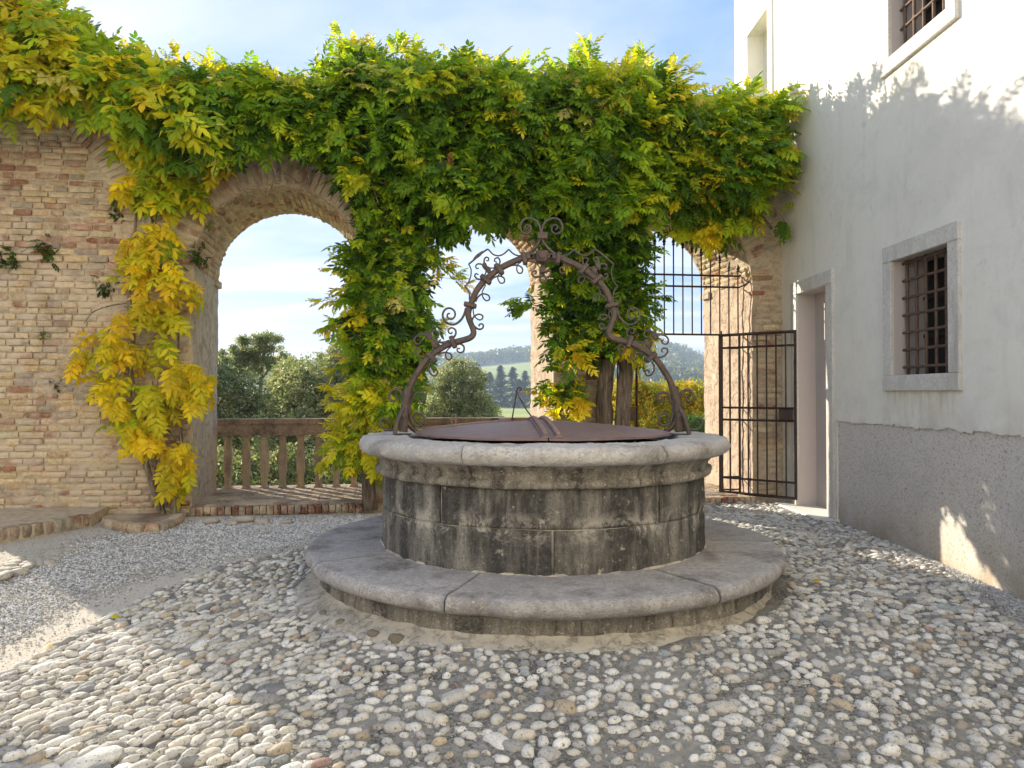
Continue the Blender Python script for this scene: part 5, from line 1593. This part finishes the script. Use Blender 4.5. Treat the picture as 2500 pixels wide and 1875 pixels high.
wood(500,(-200,930),(300,640),(7,12),mixd)
wood(300,(1800,3200),(300,640),(7,12),mixd)
g,t=batch(CR,it); o=obj('hillside_woods',g,M_tree,tint=t); tag(o,'hazy autumn woodland covering the far hillside','woods'); o['kind']='stuff'
# conifers in the valley
def conifer(px,top,d,w,label):
    x=(px-CX)/F*d; zb=TZ(x,d); zt=1.35+(963-top)*d/1750; h=zt-zb
    t=thing('conifer_tree',label,'conifer',(x,d,zb),'dark conifers in the valley')
    V=[];f=[]; r=random.Random(int(px))
    n=900
    for i in range(n):
        q=(i+.5)/n; z=zb+h*(.06+.94*q); R=w*1.7*(1-q)**.8*(1+.35*math.sin(q*38+px))+.15; a=r.random()*2*PI
        dd=Vector((math.cos(a),math.sin(a),-.28)); p=Vector((x,d,z))+dd*R*r.uniform(.35,1.0); s_=Vector((-dd.y,dd.x,0))
        L=h*.075*r.uniform(.7,1.3); k=len(V)
        V+= [tuple(p-dd*L*.7),tuple(p+s_*L*.42+Vector((0,0,-.1*L))),tuple(p+dd*L),tuple(p-s_*L*.42+Vector((0,0,-.1*L)))]; f.append((k,k+1,k+2,k+3))
    obj('crown',G(V,f),M_tree,t,tint=np.tile((.035,.07,.05),(len(V),1)))
    obj('trunk',tube([(x,d,zb-.5),(x,d,zb+h*.5),(x,d,zb+h*.97)],.3,6,rs=[.35,.2,.03]),M_bark,t)
for (px,top,d,w,l) in [(1158,888,225,2.6,'leftmost dark conifer, right of the round grey green tree'),(1196,908,230,3.0,'broad conifer second from the left in the valley row'),(1222,892,222,2.4,'tall slim conifer in the middle of the valley row'),(1252,896,228,2.8,'conifer just right of the tall slim one'),(1282,905,235,2.8,'conifer fifth from the left, nearer the pink pier'),(1308,903,226,2.8,'conifer half hidden by the pink pier edge'),(1177,925,215,2.4,'short conifer in front of the leftmost pair'),(1268,925,214,2.6,'short conifer in front at the right of the valley row')]:
    conifer(px,top,d,w,l)

# trees just beyond the terrace
TW=[]
for s_ in range(6):
    r=random.Random(500+s_); V=[];f=[]
    for i in range(9):
        d=Vector((r.gauss(0,1),r.gauss(0,1),r.gauss(.4,.9))).normalized(); p=d*r.uniform(.1,.75)
        n_=Vector((r.gauss(0,1),r.gauss(0,1),r.gauss(0,1))).normalized(); s2=d.cross(n_).normalized(); k=len(V); L=r.uniform(.45,.75)
        V+= [tuple(p),tuple(p+d*L*.5+s2*L*.26),tuple(p+d*L),tuple(p+d*L*.5-s2*L*.26)]; f.append((k,k+1,k+2,k+3))
    TW.append(G(V,f))
def tree(name,label,cat,blobs,n,q,cols,trunks,seed,group='evergreen trees beyond the terrace',fill=.35):
    r=random.Random(seed); b0=blobs[0][0]
    t=thing(name,label,cat,(trunks[0][0][0],trunks[0][0][1],trunks[0][0][2]) if trunks else b0,group)
    it=[]
    vol=[b[1][0]*b[1][2] for b in blobs]; tot=sum(vol)
    for (c,R),vv in zip(blobs,vol):
        lum=[]
        for k in range(int(16+10*vv)):
            d=Vector((r.gauss(0,1),r.gauss(0,1),r.gauss(.1,1))).normalized()*r.uniform(.45,1.0)
            lum.append((Vector((c[0]+d.x*R[0],c[1]+d.y*R[1],c[2]+d.z*R[2])),r.uniform(.14,.36)*min(R)))
        for k in range(int(n*vv/tot)):
            if r.random()<fill: dd=Vector((r.gauss(0,1),r.gauss(0,1),r.gauss(0,1))).normalized()*r.random()**.4; p=Vector((c[0]+dd.x*R[0],c[1]+dd.y*R[1],c[2]+dd.z*R[2]))
            else:
                lc,lr=r.choice(lum); d=Vector((r.gauss(0,1),r.gauss(0,1),r.gauss(0,1))).normalized(); p=lc+d*lr*r.uniform(.7,1.1)
            m=Matrix.Rotation(r.random()*6.28,3,'Z')@Matrix.Rotation(r.random()*1.5,3,'X'); s_=q*r.uniform(.7,1.3)
            c0=r.choice(cols); j=r.uniform(.75,1.3)
            it.append((r.randrange(6),frame(p,m.col[0]*s_,m.col[1]*s_,m.col[2]*s_),tuple(a*j for a in c0)))
    g,tt=batch(TW,it); obj('crown',g,M_tree,t,tint=tt)
    for pts,r0,r1 in [(a[:-2],a[-2],a[-1]) for a in trunks]:
        obj('trunk' if r0>.07 else 'branch',tube(catmull([Vector(p) for p in pts],4),r0,7,rs=[r0+(r1-r0)*i/(4*(len(pts)-1)) for i in range(4*(len(pts)-1)+1)]),M_bark,t,smooth=True)
oak=[(.20,.25,.13),(.28,.31,.18),(.36,.37,.25),(.13,.17,.08),(.42,.41,.27),(.24,.30,.18)]
def A(px,py,Y): return tuple(onY(px,py,Y))
tree('holm_oak','airy open crowned tree left of the dense grey green one','tree',[(A(610,848,21),(.50,.5,.34)),(A(655,840,21),(.48,.5,.34)),(A(572,885,21),(.55,.5,.42)),(A(685,885,21.4),(.36,.4,.30)),(A(625,890,21),(.75,.5,.42)),(A(545,920,21),(.6,.5,.5))],3300,.10,oak,
     [(A(650,1250,21),A(640,1050,21),A(636,960,21),A(640,900,21),A(648,845,21),.10,.02),(A(640,980,21),A(610,930,21),A(590,885,21),.05,.01),(A(638,930,21),A(665,890,21),A(690,870,21),.035,.008)],3,fill=.14)
tree('holm_oak','grey green bushy tree at the left edge of the left arch','tree',[(A(560,1010,19),(1.3,1.1,1.25)),(A(530,900,19.5),(.5,.6,.45)),(A(480,1000,19),(1.2,1.1,1.5)),(A(640,1060,18.6),(.9,.8,1.1))],7200,.11,oak[:4]+[(.06,.085,.045)],
     [(A(600,1250,19),A(585,1100,19),A(560,1000,19),A(530,920,19),.12,.03),],4)
tree('holm_oak','dense grey green tree filling the right of the left arch','tree',[(A(800,960,18),(1.35,1.2,1.05)),(A(760,1060,17.6),(1.4,1.1,1.2)),(A(870,900,18.5),(.9,.9,.75)),(A(720,940,18.3),(.7,.8,.6)),(A(900,1080,17.6),(1.1,1.0,1.2))],12000,.11,oak,
     [(A(800,1250,18),A(800,1100,18),A(815,980,18),A(830,900,18),.14,.03)],5)
tree('holm_oak','rounded grey green tree right of the column in the middle arch','tree',[(A(1120,930,20),(.75,.7,.62)),(A(1110,985,20),(1.0,.9,.75)),(A(1150,1040,19.8),(.95,.8,.9)),(A(1055,1050,20),(1.0,.9,.9))],8000,.10,oak,
     [(A(1110,1200,20),A(1112,1050,20),A(1120,960,20),A(1122,910,20),.11,.02)],4)
tree('holm_oak','unseen tall tree beyond the wall at the left, added to shade the court','tree',[((-10.3,14.8,6.1),(1.5,1.5,1.3)),((-11.4,14.4,5.8),(1.1,1.1,1.0)),((-9.3,14.8,5.7),(1.0,1.0,.9))],9000,.16,oak,[((-9.8,14.6,-3),(-9.7,14.6,1),(-9.6,14.7,5),(-9.5,14.8,8),.25,.05)],7,fill=.6)  # out of view, added to keep the sun off the well
tree('autumn_shrub','tall yellow orange autumn shrub behind the right arch','shrub',[(A(1640,985,13.4),(.62,.45,.42)),(A(1585,985,13.2),(.50,.45,.40)),(A(1525,975,13.2),(.40,.40,.45)),(A(1690,980,13.6),(.45,.45,.42)),(A(1620,1060,13.0),(.8,.5,.55))],5200,.085,[(.42,.40,.04),(.55,.42,.04),(.30,.34,.04),(.55,.30,.05),(.22,.28,.04)],[(A(1640,1240,13.3),A(1640,1100,13.3),A(1640,1000,13.3),.04,.01)],8,group='shrubs outside the gate')
tree('clipped_box_bush','round clipped green bush beside the right arch jamb','bush',[(A(1692,1042,12.0),(.24,.24,.20)),(A(1700,1075,12.0),(.30,.28,.26))],2600,.045,[(.07,.16,.04),(.10,.22,.05),(.05,.11,.03)],[(A(1692,1230,12),A(1692,1100,12),.03,.02)],9,group='shrubs outside the gate',fill=.6)
# lower hedge and terrace slope planting seen between the balusters
tree('terrace_hedge','dark dense hedge seen between the balusters','hedge',[((-5.6,14.8,-.9),(1.6,.8,1.3)),((-3.6,14.8,-.9),(1.6,.8,1.3)),((-1.6,14.9,-1.1),(1.5,.8,1.3)),((0.4,15,-1.2),(1.5,.8,1.2)),((2.4,15,-1.3),(1.5,.8,1.2))],9000,.12,oak[:4]+[(.05,.075,.04)],[((-2,14.8,-3),(-2,14.8,-1.2),.05,.03)],6)

# ------------------------------------------------------------------ air
hz_m=bpy.data.materials.new('valley_haze'); hz_m.use_nodes=True; ht=hz_m.node_tree; ht.nodes.clear()
ho=ht.nodes.new('ShaderNodeOutputMaterial'); pv=ht.nodes.new('ShaderNodeVolumePrincipled')
pv.inputs['Color'].default_value=(.68,.84,1.0,1); pv.inputs['Density'].default_value=.0009; pv.inputs['Anisotropy'].default_value=.0
ht.links.new(pv.outputs[0],ho.inputs['Volume'])
HZ=True
if HZ:
    o=obj('haze',box(-720,720,-40,760,-9,62),hz_m,kind='stuff')
    o['label']='thin bluish autumn haze lying over the valley and hills'; o['category']='haze'
